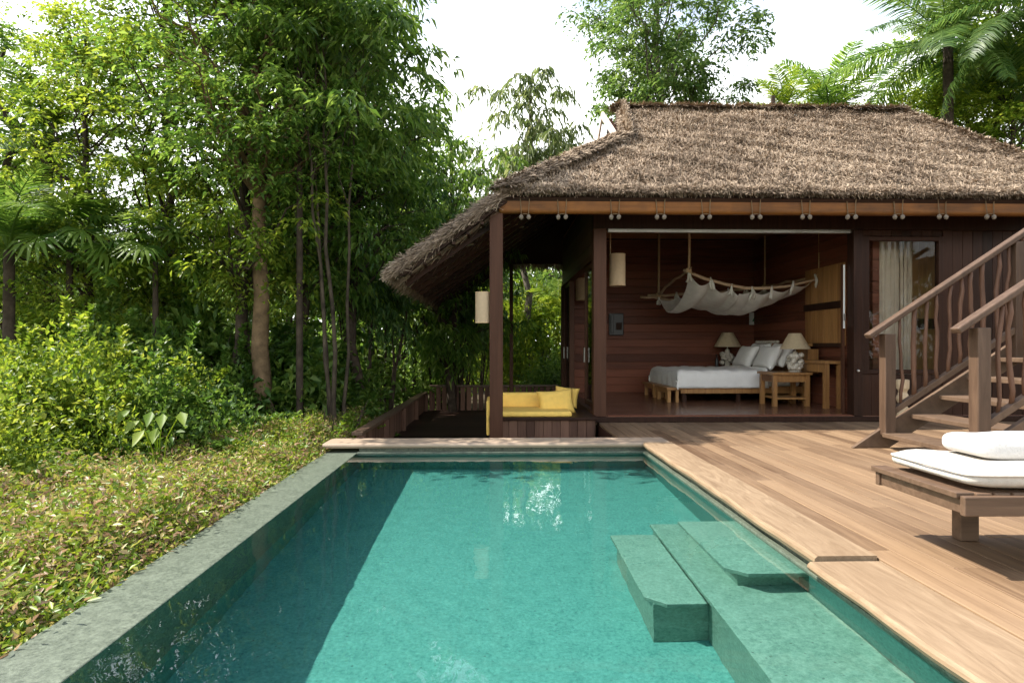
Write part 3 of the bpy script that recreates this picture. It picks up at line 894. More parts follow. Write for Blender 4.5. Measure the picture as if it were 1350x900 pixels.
roof.poly([Vector(q_) - DR for q_ in [(ERX, EY, EZ), (ERX, EB, EZ), (7.43, RY, RZ)]], .10, n_r)
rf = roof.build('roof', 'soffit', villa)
gb = MB().poly([(GX + .10, GY0 + .16, GZ - .02), (GX + .10, 2 * RY - GY0 - .16, GZ - .02), (GX + .10, RY, RZ - .16)], .05, (-1, 0, 0)).build('gable', 'dark', rf)
bbm = MB()
bbm.bar((GX - .02, GY0 + .0, GZ + .03), (GX - .02, RY, RZ - .10), .035, .12)
bbm.bar((GX - .02, 2 * RY - GY0, GZ + .03), (GX - .02, RY + .01, RZ - .10), .034, .118)
bbm.build('bargeboard', 'ridge', rf)

# thatch: straws laid over the planes, thick ragged eaves, ridge and hip caps
def straws(rg, P, down, nrmv, L0, W0, lift, jit):
    k = len(P)
    d = nrm(down + rg.normal(0, jit, (k, 3)))
    nn = nrm(nrmv + rg.normal(0, .25, (k, 3)))
    d = nrm(d + nn * rg.uniform(-.02, lift, k)[:, None])
    s = nrm(np.cross(d, nn))
    L_ = (L0 * rg.uniform(.5, 1.3, k))[:, None]; W_ = (W0 * rg.uniform(.5, 1.5, k))[:, None]
    a = P - d * L_ * .5; b = P + d * L_ * .5
    a = a - nn * .02
    v = np.stack([a - s * W_ * .5, a + s * W_ * .5, b + s * W_ * .3, b - s * W_ * .3], 1).reshape(-1, 3)
    i = np.arange(k)[:, None] * 4
    return v, i + np.array([[0, 1, 2, 3]])
rg = np.random.default_rng(11)
SV, SQ, SO = [], [], 0
def put(vq):
    global SO
    v, q = vq
    SV.append(v); SQ.append(q + SO); SO += len(v)
# front plane
k = 115000
Y = EY - .03 + (RY - EY + .03) * rg.random(k); tt = (Y - EY) / (RY - EY)
xl = np.where(Y < GY0, HX + (GX - HX) * (Y - EY) / (GY0 - EY), GX + .25 * (Y - GY0) / (RY - GY0)); xr = ERX + (7.43 - ERX) * tt
X = xl + (xr - xl) * rg.random(k)
Z = EZ + (RZ - EZ) * tt
lump = .025 * np.sin(X * 3.1 + 2 * np.sin(Y * 2)) * np.sin(Y * 6 + X) + .02 * np.sin(X * 9 + Y * 4) * np.sin(Y * 13 - X * 3)
P = np.stack([X, Y, Z], 1) + np.array(n_f) * (.03 + lump + rg.uniform(0, .035, k))[:, None]
dn = np.cross(np.array(n_f), np.array([1.0, 0, 0])); dn = dn if dn[2] < 0 else -dn
put(straws(rg, P, np.tile(dn, (k, 1)), np.tile(np.array(n_f), (k, 1)), .13, .0095, .06, .40))
# left plane
k = 30000
X = EAVX - .02 + (GX - EAVX) * rg.random(k); 
yf = np.where(X < HX, EY, EY + (GY0 - EY) * (X - HX) / (GX - HX)); yb = 2 * RY - yf
Y = yf + (yb - yf) * rg.random(k) ** 1.25
P = np.stack([X, Y, 3.1 + .7 * (X - .06)], 1) + np.array(n_l) * (.03 + rg.uniform(0, .05, k))[:, None]
dl = np.array([-1, 0, -.7]) / 1.2207
put(straws(rg, P, np.tile(dl, (k, 1)), np.tile(np.array(n_l), (k, 1)), .17, .012, .09, .36))
# right plane
k = 5000
a, b = rg.random(k), rg.random(k); fl_ = a + b > 1; a[fl_], b[fl_] = 1 - a[fl_], 1 - b[fl_]
A0, A1, A2 = np.array([ERX, EY, EZ]), np.array([ERX, EB, EZ]), np.array([7.43, RY, RZ])
P = A0 + a[:, None] * (A1 - A0) + b[:, None] * (A2 - A0) + np.array(n_r) * .05
dr = np.array([.46, 0, -.88])
put(straws(rg, P, np.tile(dr, (k, 1)), np.tile(np.array(n_r), (k, 1)), .22, .016, .22, .3))
# front eave: bundle ends
k = 15000
X = HX + (ERX - HX) * rg.random(k); h = rg.random(k)
P = np.stack([X, EY - .05 + .09 * h - .03 * rg.random(k) + .02 * np.sin(X * 7), EZ + .01 + .09 * h + .012 * np.sin(X * 11)], 1)
put(straws(rg, P, np.tile(np.array([0, -.65, -.75]), (k, 1)), np.tile(np.array([0, -.7, .7]), (k, 1)), .12, .011, .2, .42))
k = 2600
P = np.stack([HX + (ERX - HX) * rg.random(k), EY - .02 + .1 * rg.random(k), EZ - .02 + .05 * rg.random(k)], 1)
put(straws(rg, P, np.tile(np.array([0, -.35, -.94]), (k, 1)), np.tile(np.array([0, -1., .2]), (k, 1)), .12, .009, .2, .3))
# verge of the terrace roof and its outer eave: long loose straws
k = 9500
X = EAVX - .06 + (HX - EAVX + .1) * rg.random(k)
P = np.stack([X, EY - .05 + .14 * rg.random(k), 3.1 + .7 * (X - .06) - .08 + .10 * rg.random(k) ** 1.5], 1)
put(straws(rg, P, np.tile(np.array([-.75, -.3, -.58]), (k, 1)), np.tile(np.array([-.3, -.8, .5]), (k, 1)), .30, .011, .12, .22))
k = 9000
Y = EY + (EB - EY) * rg.random(k)
P = np.stack([EAVX - .06 + .14 * rg.random(k), Y, EAVZ - .14 + .17 * rg.random(k)], 1)
put(straws(rg, P, np.tile(np.array([-.55, 0, -.83]), (k, 1)), np.tile(np.array([-.8, 0, .6]), (k, 1)), .30, .012, .2, .25))
k = 9000   # underside of the terrace roof
X = EAVX + (LX - .1 - EAVX) * rg.random(k); yf = np.where(X < HX - .1, EY, EY + (GY0 - EY) * (X + .1 - HX) / (GX - HX)); Y = yf + (2 * RY - 2 * yf) * rg.random(k)
P = np.stack([X, Y, 3.1 + .7 * (X - .06) - .215 - .02 * rg.random(k)], 1)
put(straws(rg, P, np.tile(dl, (k, 1)), np.tile(-np.array(n_l), (k, 1)), .30, .016, .06, .16))
k = 5000   # back eave seen from under the roof
P = np.stack([HX - 1.5 + (ERX - HX) * rg.random(k), EB - .05 + .1 * rg.random(k), np.zeros(k)], 1)
P[:, 2] = np.where(P[:, 0] < HX, 3.1 + .7 * (P[:, 0] - .06), EZ) - .15 + .16 * rg.random(k)
put(straws(rg, P, np.tile(np.array([0, .3, -.95]), (k, 1)), np.tile(np.array([0, -1., .2]), (k, 1)), .34, .014, .2, .2))
# caps laid across the ridge and down the hips
def cap(p, q, k, half, across, up):
    t = rg.random(k); u = rg.uniform(-1, 1, k)
    p, q, across, up = (np.array(a_, dtype=float) for a_ in (p, q, across, up))
    base = p + (q - p) * t[:, None] + across * (u * half)[:, None] + up * (.085 - .06 * u ** 2 + .012 * np.sin(t * 60))[:, None]
    along = (q - p) / np.linalg.norm(q - p)
    dd = across * np.sign(u)[:, None] * .8 + along * rg.normal(.25, .4, k)[:, None] - up * np.abs(u)[:, None] * .35
    put(straws(rg, base, dd, np.tile(up, (k, 1)) + across * u[:, None] * .6, .2, .016, .12, .2))
cap((2.1, RY, RZ), (7.5, RY, RZ), 6000, .17, (0, 1, 0), (0, 0, 1))
hd = nrm(np.cross(np.array([[GX - HX, GY0 - EY, GZ - EZ]]), np.array([[0, 0, 1.0]])))[0]
cap((HX, EY, EZ + .03), (GX, GY0, GZ + .03), 9000, .20, hd, (-.3, -.3, .9))
hd2 = nrm(np.cross(np.array([[7.43 - ERX, RY - EY, RZ - EZ]]), np.array([[0, 0, 1.0]])))[0]
cap((ERX, EY, EZ), (7.43, RY, RZ), 4500, .16, hd2, (.3, -.3, .9))
cap((GX + .14, GY0, GZ + .03), (2.27, RY, RZ), 2600, .09, (.4, -.75, .5), (-.3, -.3, .9))
th = np_mesh('thatch', np.concatenate(SV) - np.array(world_origin(rf)), np.concatenate(SQ), 'thatch')
link('thatch', th, rf)
MB().box((5.06, RY + .02, RZ), (5.12, RY + .08, RZ + .30)).build('vent_pipe', 'bark_dark', rf)

# fascia beam, rafters, purlins
vpart('fascia_beam', (HX - .03, EY + .03, 2.845), (ERX, EY + .14, 3.075), 'fascia', .045)
def hip_x(y):
    """how far right the terrace slope runs at depth y before it meets the main slopes"""
    yy = min(y, 2 * RY - y)
    return min(LX - .05, HX + (GX - HX) * (yy - EY) / (GY0 - EY) - .18)
ra = MB()
y = EY + .35
while y < EB - .1:
    ra.bar((EAVX + .06, y, zl(EAVX + .06) - .25), (hip_x(y), y, zl(hip_x(y)) - .25), .06, .11); y += .52
ra.build('rafters', 'dark', villa)
pu = MB()
for x in np.arange(EAVX + .15, 1.4, .19):
    yy = EY + .02 + max(0, (x + .22 - HX) * (GY0 - EY) / (GX - HX))
    pu.box((x, yy, zl(x) - .225), (x + .035, 2 * RY - yy - .03, zl(x) - .19))
pu.build('battens', 'dark', villa)
ra2 = MB(); x = .5
while x < ERX - .2:
    ra2.bar((x, EY + .08, EZ - .26 + .03), (x, 9.4, zf(9.4) - .26), .06, .1); x += .56
ra2.build('rafters', 'dark', villa)
vpart('post', (at(645.5, 400, 8.43).x, 8.35, TZ), (at(663, 400, 8.43).x, 8.50, 2.87), 'post', .008)
for y in (14.02,):
    vpart('post', (-.98, y, TZ), (-.88, y + .10, zl(-.9) - .30), 'dark', .008)
    vpart('post', (.30, y, TZ), (.38, y + .08, zl(.3) - .28), 'post', .008) if y > 12 else None
# rope lashings round the fascia, each ending in two pale knots
proto = None
for px in (692, 741, 811, 871, 931, 997, 1063, 1123, 1185, 1243, 1306):
    p = at(px, 284, EY + .0)
    if proto is None:
        l0 = bpy.data.objects.new('rope_lashing', None)
        tb = MB()
        for s in (-.05, .05):
            tb.tube([(s * 1.25, .05, .225), (s * 1.2, .012, .22), (s * 1.05, .012, .12), (s * .95, .0, .005)], .0065, 6)
        tb.tube([(-.06, .02, .012), (0, .0, .022), (.06, .02, .012)], .007, 6)
        me = bpy.data.meshes.new('rope_lashing'); me.from_pydata(tb.v, [], tb.f); me.materials.append(M['bark_tan'])
        kb = MB()
        kb.lathe([(.006, .026), (.024, .012), (.030, -.010), (.023, -.030), (.008, -.042)], (0, 0, 0), 10)
        km = bpy.data.meshes.new('knot'); km.from_pydata(kb.v, [], kb.f); km.materials.append(M['knot'])
        bpy.data.objects.remove(l0); proto = 1
    l_ = link('rope_lashing', me, villa); l_.location = p - Vector(villa.location); l_.rotation_euler = (0, 0, random.uniform(-.15, .15))
    for s in (-.05, .05):
        k_ = link('knot', km, l_); k_.location = (s, .004, -.012); k_.rotation_euler = (0, s * 4, random.uniform(0, 3))

# ------------------------------------------------------------------ lanterns
def lantern(label, x, y, z, h, r, cord=None, bracket=None):
    t = thing('wall_lantern', label, 'lantern', (x, y, z), 'cream cylinder lanterns')
    mb = MB(); mb.lathe([(r * .97, 0), (r, .01), (r, h - .01), (r * .97, h)], (x, y, z), 24)
    sh = mb.build('lamp_shade', 'lantern', t, smooth=False)
    for zz in (.004, h - .012):
        MB().lathe([(r * 1.02, 0), (r * 1.03, .004), (r * 1.02, .012)], (x, y, z + zz), 24).build('rim', 'rope', t)
    if cord: MB().tube([(x - r * .8, y, z + h * .4), (x - r * .9, y, z + h), (x - r * .9, y, cord)], .007, 6).build('cord', 'rope', t)
    if bracket: MB().box((min(x + r * .6, bracket), y - .02, z + h * .82), (max(x + r * .6, bracket), y + .02, z + h * .88)).build('bracket', 'dark', t)
p = at(636.5, 426, 8.45); lantern('cream cylinder lantern on the terrace post, outdoors', p.x, p.y, p.z, at(636, 385, 8.45).z - p.z, .100, bracket=at(645.5, 400, 8.43).x)
p = at(814, 377, 9.9); lantern('cream cylinder lantern on a cord inside the bedroom corner', p.x, p.y, p.z, at(814, 335, 9.9).z - p.z, .125, cord=3.40)
p = at(768, 396, 13.3); lantern('cream cylinder lantern seen through the glass side door', p.x, p.y, p.z, at(768, 367, 13.3).z - p.z, .15, cord=3.40)

# ------------------------------------------------------------------ daybed on the terrace
d0, d1 = at(664, 560, 8.75), at(776, 560, 8.75)
day = thing('daybed', 'built-in terrace daybed with yellow mattress, yellow backs and dark boarded base', 'daybed', (0, 8.75, TZ))
DX0, DX1, DY0, DY1, DZ = -.06, 1.40, 8.75, 9.72, .10
bs = MB(); x = DX0
while x < DX1 - .02:
    bs.box((x, DY0, TZ + .002), (min(x + .116, DX1), DY0 + .03, DZ - .045)); x += .12
bs.box((DX0 + .01, DY0 + .032, TZ + .002), (DX1 - .01, DY1, DZ - .05))
bs.build('base', 'fence', day, bevel=.003, seg=1)
MB().box((DX0 - .03, DY0 - .03, DZ - .043), (DX1 + .02, DY1 + .02, DZ)).build('top_rail', 'dark', day, bevel=.005)
MB().box((DX0, DY0 + .0, DZ + .001), (1.06, DY1 - .15, DZ + .075)).build('mattress', 'yellow', day, bevel=.03, seg=4)
MB().box((DX0, DY1 - .17, DZ + .03), (1.12, DY1 - .02, DZ + .28)).build('back_cushion', 'yellow', day, bevel=.035, seg=4)
MB().box((DX0 - .075, DY0 + .02, TZ + .20), (DX0 - .032, DY1 - .1, DZ + .22)).build('back_cushion', 'yellow', day, bevel=.035, seg=4)

def pillow(name, label, cat, c, sx, sy, th, rot, mat, group=None, n=16, pinch=.10):
    """square pillow: two bulging faces meeting at a seam, drawn-in sides and pointed corners"""
    V, Fc = [], []
    for side in (1, -1):
        for j in range(n + 1):
            for i in range(n + 1):
                u, v = i / n * 2 - 1, j / n * 2 - 1
                k = (max(0, 1 - u ** 4) * max(0, 1 - v ** 4)) ** .5
                x = u * (1 - pinch * (1 - v ** 2)) * sx / 2; y = v * (1 - pinch * (1 - u ** 2)) * sy / 2
                wr = .05 * math.sin(7 * u + 3 * v) * math.sin(5 * v - u) * k
                V.append((x, y, side * (k + wr) * th / 2))
    m = (n + 1) ** 2
    for s in (0, 1):
        for j in range(n):
            for i in range(n):
                a = s * m + j * (n + 1) + i
                q = (a, a + 1, a + n + 2, a + n + 1); Fc.append(q if s == 0 else q[::-1])
    me = bpy.data.meshes.new(name); me.from_pydata(V, [], Fc); me.materials.append(M[mat])
    bm = bmesh.new(); bm.from_mesh(me); bmesh.ops.remove_doubles(bm, verts=bm.verts, dist=.0005); bmesh.ops.recalc_face_normals(bm, faces=bm.faces); bm.to_mesh(me); bm.free()
    me.polygons.foreach_set('use_smooth', [True] * len(me.polygons))
    o = link(name, me); o.location = c; o.rotation_euler = rot
    return tag(o, label, cat, group)
pillow('throw_pillow', 'plump yellow pillow leaning on the terrace daybed', 'pillow', at(733, 530, 9.30), .56, .38, .18, (R(72), R(-4), R(6)), 'yellow')
pillow('throw_pillow', 'small yellow pillow tucked behind the plump one on the daybed', 'pillow', (1.06, 9.50, DZ + .22), .38, .32, .12, (R(70), R(6), R(-16)), 'yellow')

# ------------------------------------------------------------------ bedroom
BX0, BX1, BY0, BY1 = 3.24, 5.52, 11.12, 13.05
bed = thing('bed', 'double bed with white sheets on a low wooden slat platform', 'bed', (BX0, BY0, FLZ))
fm = MB(); fm.box((BX0 + .06, BY0 + .03, .24), (BX1, BY0 + .07, .36)); fm.box((BX0 + .06, BY1 - .07, .24), (BX1, BY1 - .03, .36)); fm.box((BX0 + .061, BY0 + .071, .30), (BX1 - .01, BY1 - .071, .355))
fm.build('frame', 'honey', bed, bevel=.005)
for x_ in (BX0 + .12, BX0 + 1.1, BX1 - .12):
    for y_ in (BY0 + .14, BY1 - .2):
        MB().box((x_, y_, FLZ), (x_ + .07, y_ + .07, .298)).build('leg', 'dark', bed)
def soft_box(name, a, b, mat, parent, r=.08, sub=1, droop=0):
    o = MB().box(a, b).build(name, mat, parent, smooth=True, bevel=r, seg=5)
    return o
soft_box('mattress', (BX0 + .02, BY0 + .03, .362), (BX1 - .06, BY1 - .03, .60), 'white', bed, .06)
# duvet draped over the mattress: top, hanging sides, folds
def duvet():
    nx_, ny_ = 60, 54; V, Fc = [], []
    x0, x1, y0, y1, zt = BX0 - .01, BX0 + 1.62, BY0, BY1, .66
    hang = .27; lx, ly = x1 - x0, y1 - y0
    for j in range(ny_ + 1):
        for i in range(nx_ + 1):
            a = -hang + (lx + hang) * i / nx_; b = -hang + (ly + 2 * hang) * j / ny_
            x = max(a, 0); y = min(max(b, 0), ly); dz = 0
            over = 0
            if a < 0: over = max(over, -a)
            if b < 0: over = max(over, -b)
            if b > ly: over = max(over, b - ly)
            rr = .07
            ex = min(x, 10) ; e = min(x if a >= 0 else 0, y if b >= 0 else 0, ly - y if b <= ly else 0)
            z = zt - over - (.05 * (1 - min(1, e / .12)) ** 2)
            wv = .010 * math.sin(x * 9 + 2 * math.sin(y * 4)) * math.sin(y * 7 + x * 2) + .008 * math.sin(x * 23 + y * 3)
            px, py = x0 + x, y0 + y
            if over > 0:
                k = min(1, over / .1) * .018 + .012 * math.sin((px + py) * 17) * over / hang
                if a < 0: px -= k
                if b < 0: py -= k
                if b > ly: py += k
            else: z += wv
            V.append((px, py, z))
    for j in range(ny_):
        for i in range(nx_):
            q = j * (nx_ + 1) + i; Fc.append((q, q + 1, q + nx_ + 2, q + nx_ + 1))
    m_ = MB(); m_.add(V, Fc); o = m_.build('duvet', 'white', bed, smooth=True)
    md = o.modifiers.new('s', 'SOLIDIFY'); md.thickness = .03; md.offset = -1
duvet()
MB().tube([(BX0 + 1.62, BY0 + .0 - .01, .44), (BX0 + 1.60, BY0 + .0, .62), (BX0 + 1.6, BY0 + .08, .67), (BX0 + 1.6, BY1 - .08, .67), (BX0 + 1.6, BY1 + .01, .6)], .028, 8).build('folded_edge', 'white', bed, smooth=True)
hb = MB(); hb.box((BX1 + .0, BY0 - .1, FLZ), (BX1 + .05, BY1 + .1, 1.08)); hb.box((BX1 - .02, BY0 - .14, 1.08), (BX1 + .07, BY1 + .14, 1.13)); hb.build('headboard', 'honey', bed, bevel=.006)
# white shells in a row on the headboard
for i in range(9):
    tag(MB().ball((BX1 + .02, BY0 + 1.15 + i * .12, 1.13 + .034), .045, 8, 6, (.9, 1, .8)).build('shell', 'shell', None, smooth=True), 'small white shell standing in a row on the headboard', 'shell', 'white shells along the headboard')
for i, (y_, x_, l_) in enumerate(((BY0 + .46, BX0 + 1.80, 'front white bed pillow of the near side of the bed'), (BY1 - .50, BX0 + 1.78, 'front white bed pillow on the far side of the bed'), (BY0 + .48, BX0 + 2.03, 'back white bed pillow near the bedside lamp with white base'), (BY1 - .48, BX0 + 2.02, 'back white bed pillow on the far side against the headboard'))):
    pillow('bed_pillow', l_, 'pillow', (x_, y_, .87 + (.05 if i > 1 else 0)), .50, .84, .2, (0, R(-62), 0), 'white', 'white bed pillows')

# low benches at the foot of the bed
for k, (y_, l_) in enumerate(((11.2, 'low wooden bench at the foot of the bed, nearer the deck'), (12.2, 'low wooden bench at the foot of the bed, nearer the back wall'))):
    t = thing('low_bench', l_, 'bench', (BX0 - .14, y_, FLZ), 'low benches at the foot of the bed')
    MB().box((BX0 - .2, y_ - .06, .30), (BX0 + .05, y_ + .82, .345)).build('seat', 'honey', t, bevel=.004)
    for dy in (0, .68):
        MB().box((BX0 - .17, y_ + dy, FLZ), (BX0 - .11, y_ + dy + .07, .299)).build('leg', 'honey', t)
        MB().box((BX0 - .02, y_ + dy, FLZ), (BX0 + .03, y_ + dy + .07, .299)).build('leg', 'honey', t)
    MB().box((BX0 - .165, y_ + .07, .24), (BX0 - .125, y_ + .68, .298)).build('apron', 'honey', t)

def bedside(label, x0, x1, y0, y1, zt):
    t = thing('bedside_table', label, 'bedside table', ((x0 + x1) / 2, (y0 + y1) / 2, FLZ), 'wooden bedside tables')
    MB().box((x0 - .03, y0 - .03, zt - .04), (x1 + .03, y1 + .03, zt)).build('tabletop', 'honey', t, bevel=.005)
    MB().box((x0 + .02, y0 + .02, zt - .16), (x1 - .02, y1 - .02, zt - .042)).build('drawer_box', 'honey', t, bevel=.003)
    MB().box((x0 + .01, y0 + .08, zt - .15), (x0 + .018, y1 - .08, zt - .05)).build('drawer_front', 'fascia', t)
    for x_ in (x0, x1 - .07):
        for y_ in (y0, y1 - .07):
            MB().box((x_, y_, FLZ), (x_ + .07, y_ + .07, zt - .041)).build('leg', 'honey', t, bevel=.004)
    MB().box((x0 + .07, y0 + .01, .2), (x1 - .07, y1 - .01, .225)).build('shelf', 'honey', t)
    return t
n0, n1 = at(1019, 530, 10.38).x, at(1067, 530, 10.38).x
bedside('wooden bedside table nearer the deck, carrying the white shell lamp', n0, n1, 10.36, 10.92, at(1040, 491, 10.36).z)
bedside('wooden bedside table beyond the bed by the back wall', 4.72, 5.25, 13.16, 13.6, .62)
def table_lamp(label, c, s, seed, clumps):
    t = thing('table_lamp', label, 'lamp', c, 'bedside lamps with cone shades')
    rg_ = random.Random(seed); mb = MB()
    mb.lathe([(.10 * s, 0), (.11 * s, .015), (.05 * s, .03), (.045 * s, .34 * s), (.02 * s, .36 * s)], c, 14)
    for k in range(clumps):
        a = rg_.uniform(0, 6.28); z = rg_.uniform(.06, .30) * s
        mb.ball((c[0] + math.cos(a) * .10 * s, c[1] + math.sin(a) * .10 * s, c[2] + z), rg_.uniform(.035, .062) * s, 7, 5, (1, 1, rg_.uniform(.6, 1)))
    mb.build('base', 'shell', t, smooth=True)
    MB().tube([(c[0], c[1], c[2] + .35 * s), (c[0], c[1], c[2] + .48 * s)], .01, 6).build('stem', 'metal', t)
    z0 = .40 * s
    sh = MB(); n = 28
    for k in range(n):
        a0, a1 = 2 * math.pi * k / n, 2 * math.pi * (k + 1) / n
        r0_, r1_ = .25 * s, .10 * s
        o = [(c[0] + r0_ * math.cos(a0), c[1] + r0_ * math.sin(a0), c[2] + z0), (c[0] + r0_ * math.cos(a1), c[1] + r0_ * math.sin(a1), c[2] + z0),
             (c[0] + r1_ * math.cos(a1), c[1] + r1_ * math.sin(a1), c[2] + z0 + .27 * s), (c[0] + r1_ * math.cos(a0), c[1] + r1_ * math.sin(a0), c[2] + z0 + .27 * s)]
        sh.add(o, [(0, 1, 2, 3)])
    o = sh.build('lamp_shade', 'shade', t); md = o.modifiers.new('s', 'SOLIDIFY'); md.thickness = .006
p = at(1049, 491, 10.6); table_lamp('bedside lamp with bulky white shell base and beige cone shade, nearer the deck', (p.x, 10.62, at(1040, 491, 10.36).z), .98, 3, 46)
p = at(959, 470, 13.36); table_lamp('bedside lamp with beige cone shade beyond the bed by the back wall', (p.x, 13.36, .622), 1.12, 8, 22)
t = thing('water_bottle', 'dark glass bottle beside the far bedside lamp', 'bottle', (4.6, 13.3, .55))
p = at(945, 474, 13.3)
MB().lathe([(.035, 0), (.038, .02), (.038, .16), (.014, .21), (.014, .26), (.018, .262), (.018, .285)], (p.x, 13.3, .622), 12).build('glass_body', 'black', t, smooth=True)
bedl = MB(); bedl.box((4.50, 13.14, FLZ), (4.715, 13.6, .62)); tag(bedl.build('side_box', 'dark'), 'dark low box under the bottle beside the far bedside table', 'box')
p0, p1 = at(1059, 460, 10.9), at(1073, 492, 10.9)
tag(MB().box((p0.x, 10.74, p1.z + .002), (p1.x, 10.9, p0.z)).build('tissue_box', 'honey', None, bevel=.006), 'honey coloured wooden box standing behind the shell lamp on the bedside table', 'box')

# shuttered cupboard doors and desk on the partition
sh = thing('wall_shutter', 'honey plank shutter on the bedroom side wall above the desk', 'shutter', (PARTX - .03, 10.7, 1.0))
zt0, zb0 = at(1118, 345, 10.0).z, at(1118, 456, 10.0).z
pl = MB()
for k in range(6):
    a = 10.02 + k * .215; pl.box((PARTX - .045, a, zb0), (PARTX - .012, a + .208, zt0))
pl.build('planks', 'honey', sh, bevel=.004)
st_ = MB(); st_.box((PARTX - .07, 10.0, zb0 + .62), (PARTX - .046, 11.32, zb0 + .74)); st_.box((PARTX - .07, 10.0, zb0 - .02), (PARTX - .046, 11.32, zb0 + .05)); st_.build('crossbar', 'dark', sh, bevel=.004)
dt = thing('desk', 'narrow wooden desk against the bedroom side wall under the shutter', 'desk', (PARTX - .3, 10.6, FLZ))
MB().box((PARTX - .40, 9.95, .80), (PARTX - .075, 11.3, .85)).build('tabletop', 'honey', dt, bevel=.005)
for (x_, y_) in ((PARTX - .38, 9.98), (PARTX - .16, 9.98), (PARTX - .38, 11.2), (PARTX - .16, 11.2)):
    MB().box((x_, y_, FLZ), (x_ + .075, y_ + .075, .798)).build('leg', 'honey', dt, bevel=.004)
MB().box((PARTX - .36, 10.06, .66), (PARTX - .32, 11.2, .797)).build('apron', 'honey', dt)

# small things on the back wall
p0, p1 = at(803, 413, BY - .06), at(822, 442, BY - .06)
ph = thing('wall_telephone', 'black wall telephone box on the dark back wall under the corner lantern', 'telephone', (p0.x, BY, p1.z))
MB().box((p0.x, BY - .07, p1.z), (p1.x, BY - .012, p0.z)).build('body', 'black', ph, bevel=.012)
MB().box((p0.x + .03, BY - .10, p1.z + .05), (p0.x + .10, BY - .072, p0.z - .04)).build('handset', 'black', ph, bevel=.012)
MB().box((p0.x + .15, BY - .078, p1.z + .12), (p1.x - .04, BY - .0705, p0.z - .20)).build('screen', 'soffit', ph)
p0, p1 = at(988, 412, BY - .03), at(1006, 428, BY - .03)
pc = thing('wall_card', 'small white card with a green leaf mark on the back wall', 'card', (p0.x, BY, p1.z))
MB().box((p0.x, BY - .03, p1.z), (p1.x, BY - .012, p0.z)).build('board', 'card', pc)
lf = MB(); cx_, cz_ = (p0.x + p1.x) / 2, (p0.z + p1.z) / 2
lf.poly([(cx_ - .09, BY - .031, cz_ - .06), (cx_ + .08, BY - .031, cz_ - .06), (cx_ + .1, BY - .031, cz_ + .05), (cx_ + .02, BY - .031, cz_ + .03), (cx_ - .03, BY - .031, cz_ + .06)], .004, (0, -1, 0)); lf.build('leaf_mark', 'green', pc)

# hanging net canopy on a driftwood frame
cn_ = thing('bed_canopy', 'bundled white net hanging on a driftwood frame by ropes above the bed', 'bed canopy', (4.4, 12, 2.3))
NL, FL_, NR, FR = at(908, 357, 11.0), at(868, 389, 13.0), at(1080, 364, 10.9), at(1008, 378, 13.1)
def wobble(p, q, n=7, j=.03, ext=(0, 0), sag=0, seed=0):
    rg_ = random.Random(seed); d = q - p; p = p - d * ext[0]; q = q + d * ext[1]
    return [p.lerp(q, k / (n - 1)) + Vector((0, rg_.uniform(-j, j), rg_.uniform(-j, j) - sag * math.sin(math.pi * k / (n - 1)))) for k in range(n)]
for i, (a, b, e, sg) in enumerate(((NL, NR, (.04, .07), .26), (FL_, FR, (.10, .05), .02), (FL_, NL, (.06, .08), -.05), (FR, NR, (.05, .1), 0), (FL_ + Vector((0, 0, -.06)), FL_ + Vector((.3, -.1, -.1)), (1.2, 0), 0))):
    MB().tube(wobble(a, b, 8, .022, e, sg, i), [.026, .03, .028, .03, .027, .026, .02, .012], 7).build('branch', 'drift', cn_, smooth=True)
for a in (NL, FL_, NR, FR):
    MB().tube([a + Vector((0, 0, -.05)), a + Vector((.01, 0, .3)), (a.x + .012, a.y, 3.405)], .022, 6).build('rope', 'rope', cn_, smooth=True)
    kb = MB()
    for k in range(4): kb.tube([a + Vector((.045 * math.cos(t_), .045 * math.sin(t_), -.03 + .018 * k + .012 * math.sin(2 * t_))) for t_ in np.linspace(0, 6.28, 10)], .011, 5)
    kb.build('knot', 'rope', cn_, smooth=True)
def netmesh():
    nu, nv = 90, 40; V, Fc = [], []
    att = (0, .17, .34, .5, .66, .83, 1)
    for j in range(nv + 1):
        v = j / nv
        for i in range(nu + 1):
            u = i / nu
            near = NL.lerp(NR, u * .96 + .005); near.z -= .26 * math.sin(math.pi * u)
            far = FL_.lerp(FR, u * .99)
            p = near.lerp(far, v)
            s = 4 * v * (1 - v)
            edge = abs(((u * 6) % 1) - .5) * 2            # scallops between ties
            sc_n = (1 - edge ** 1.6) * (.13 if u < .4 else .07) * (1 - v) ** 3
            sc_f = (1 - edge ** 1.6) * .08 * v ** 3
            env = (math.sin(math.pi * (u * .86 + .09))) ** .55
            sag = s ** .8 * (.40 * env + .035 * math.sin(u * 13 + 2 * v)) 
            if u < .16: sag += s * .26 * (1 - u / .16) ** .7 * .9
            rip = .004 * math.sin(v * 34 + 5 * u) * (.3 + s) + .007 * math.sin(u * 47 + v * 6) * s
            V.append((p.x + .02 * math.sin(v * 9), p.y, p.z - .05 - sc_n - sc_f - sag + rip))
    for j in range(nv):
        for i in range(nu):
            q = j * (nu + 1) + i; Fc.append((q, q + 1, q + nu + 2, q + nu + 1))
    m_ = MB(); m_.add(V, Fc)
    m_.build('net', 'net', cn_, smooth=True)
    rg_ = random.Random(4)
    for u in att:
        for q in (NL.lerp(NR, u * .96 + .005) - Vector((0, 0, .26 * math.sin(math.pi * u))), FL_.lerp(FR, u * .99)):
            tb_ = MB()
            for k in range(3):
                e = q + Vector((rg_.uniform(-.06, .06), rg_.uniform(-.05, .05), -.15 - rg_.uniform(0, .06)))
                tb_.tube([q + Vector((0, 0, .03)), q.lerp(e, .5) + Vector((rg_.uniform(-.03, .03), -.03, 0)), e], [.014, .018, .026], 5)
            tb_.build('tie', 'net', cn_, smooth=True)
netmesh()

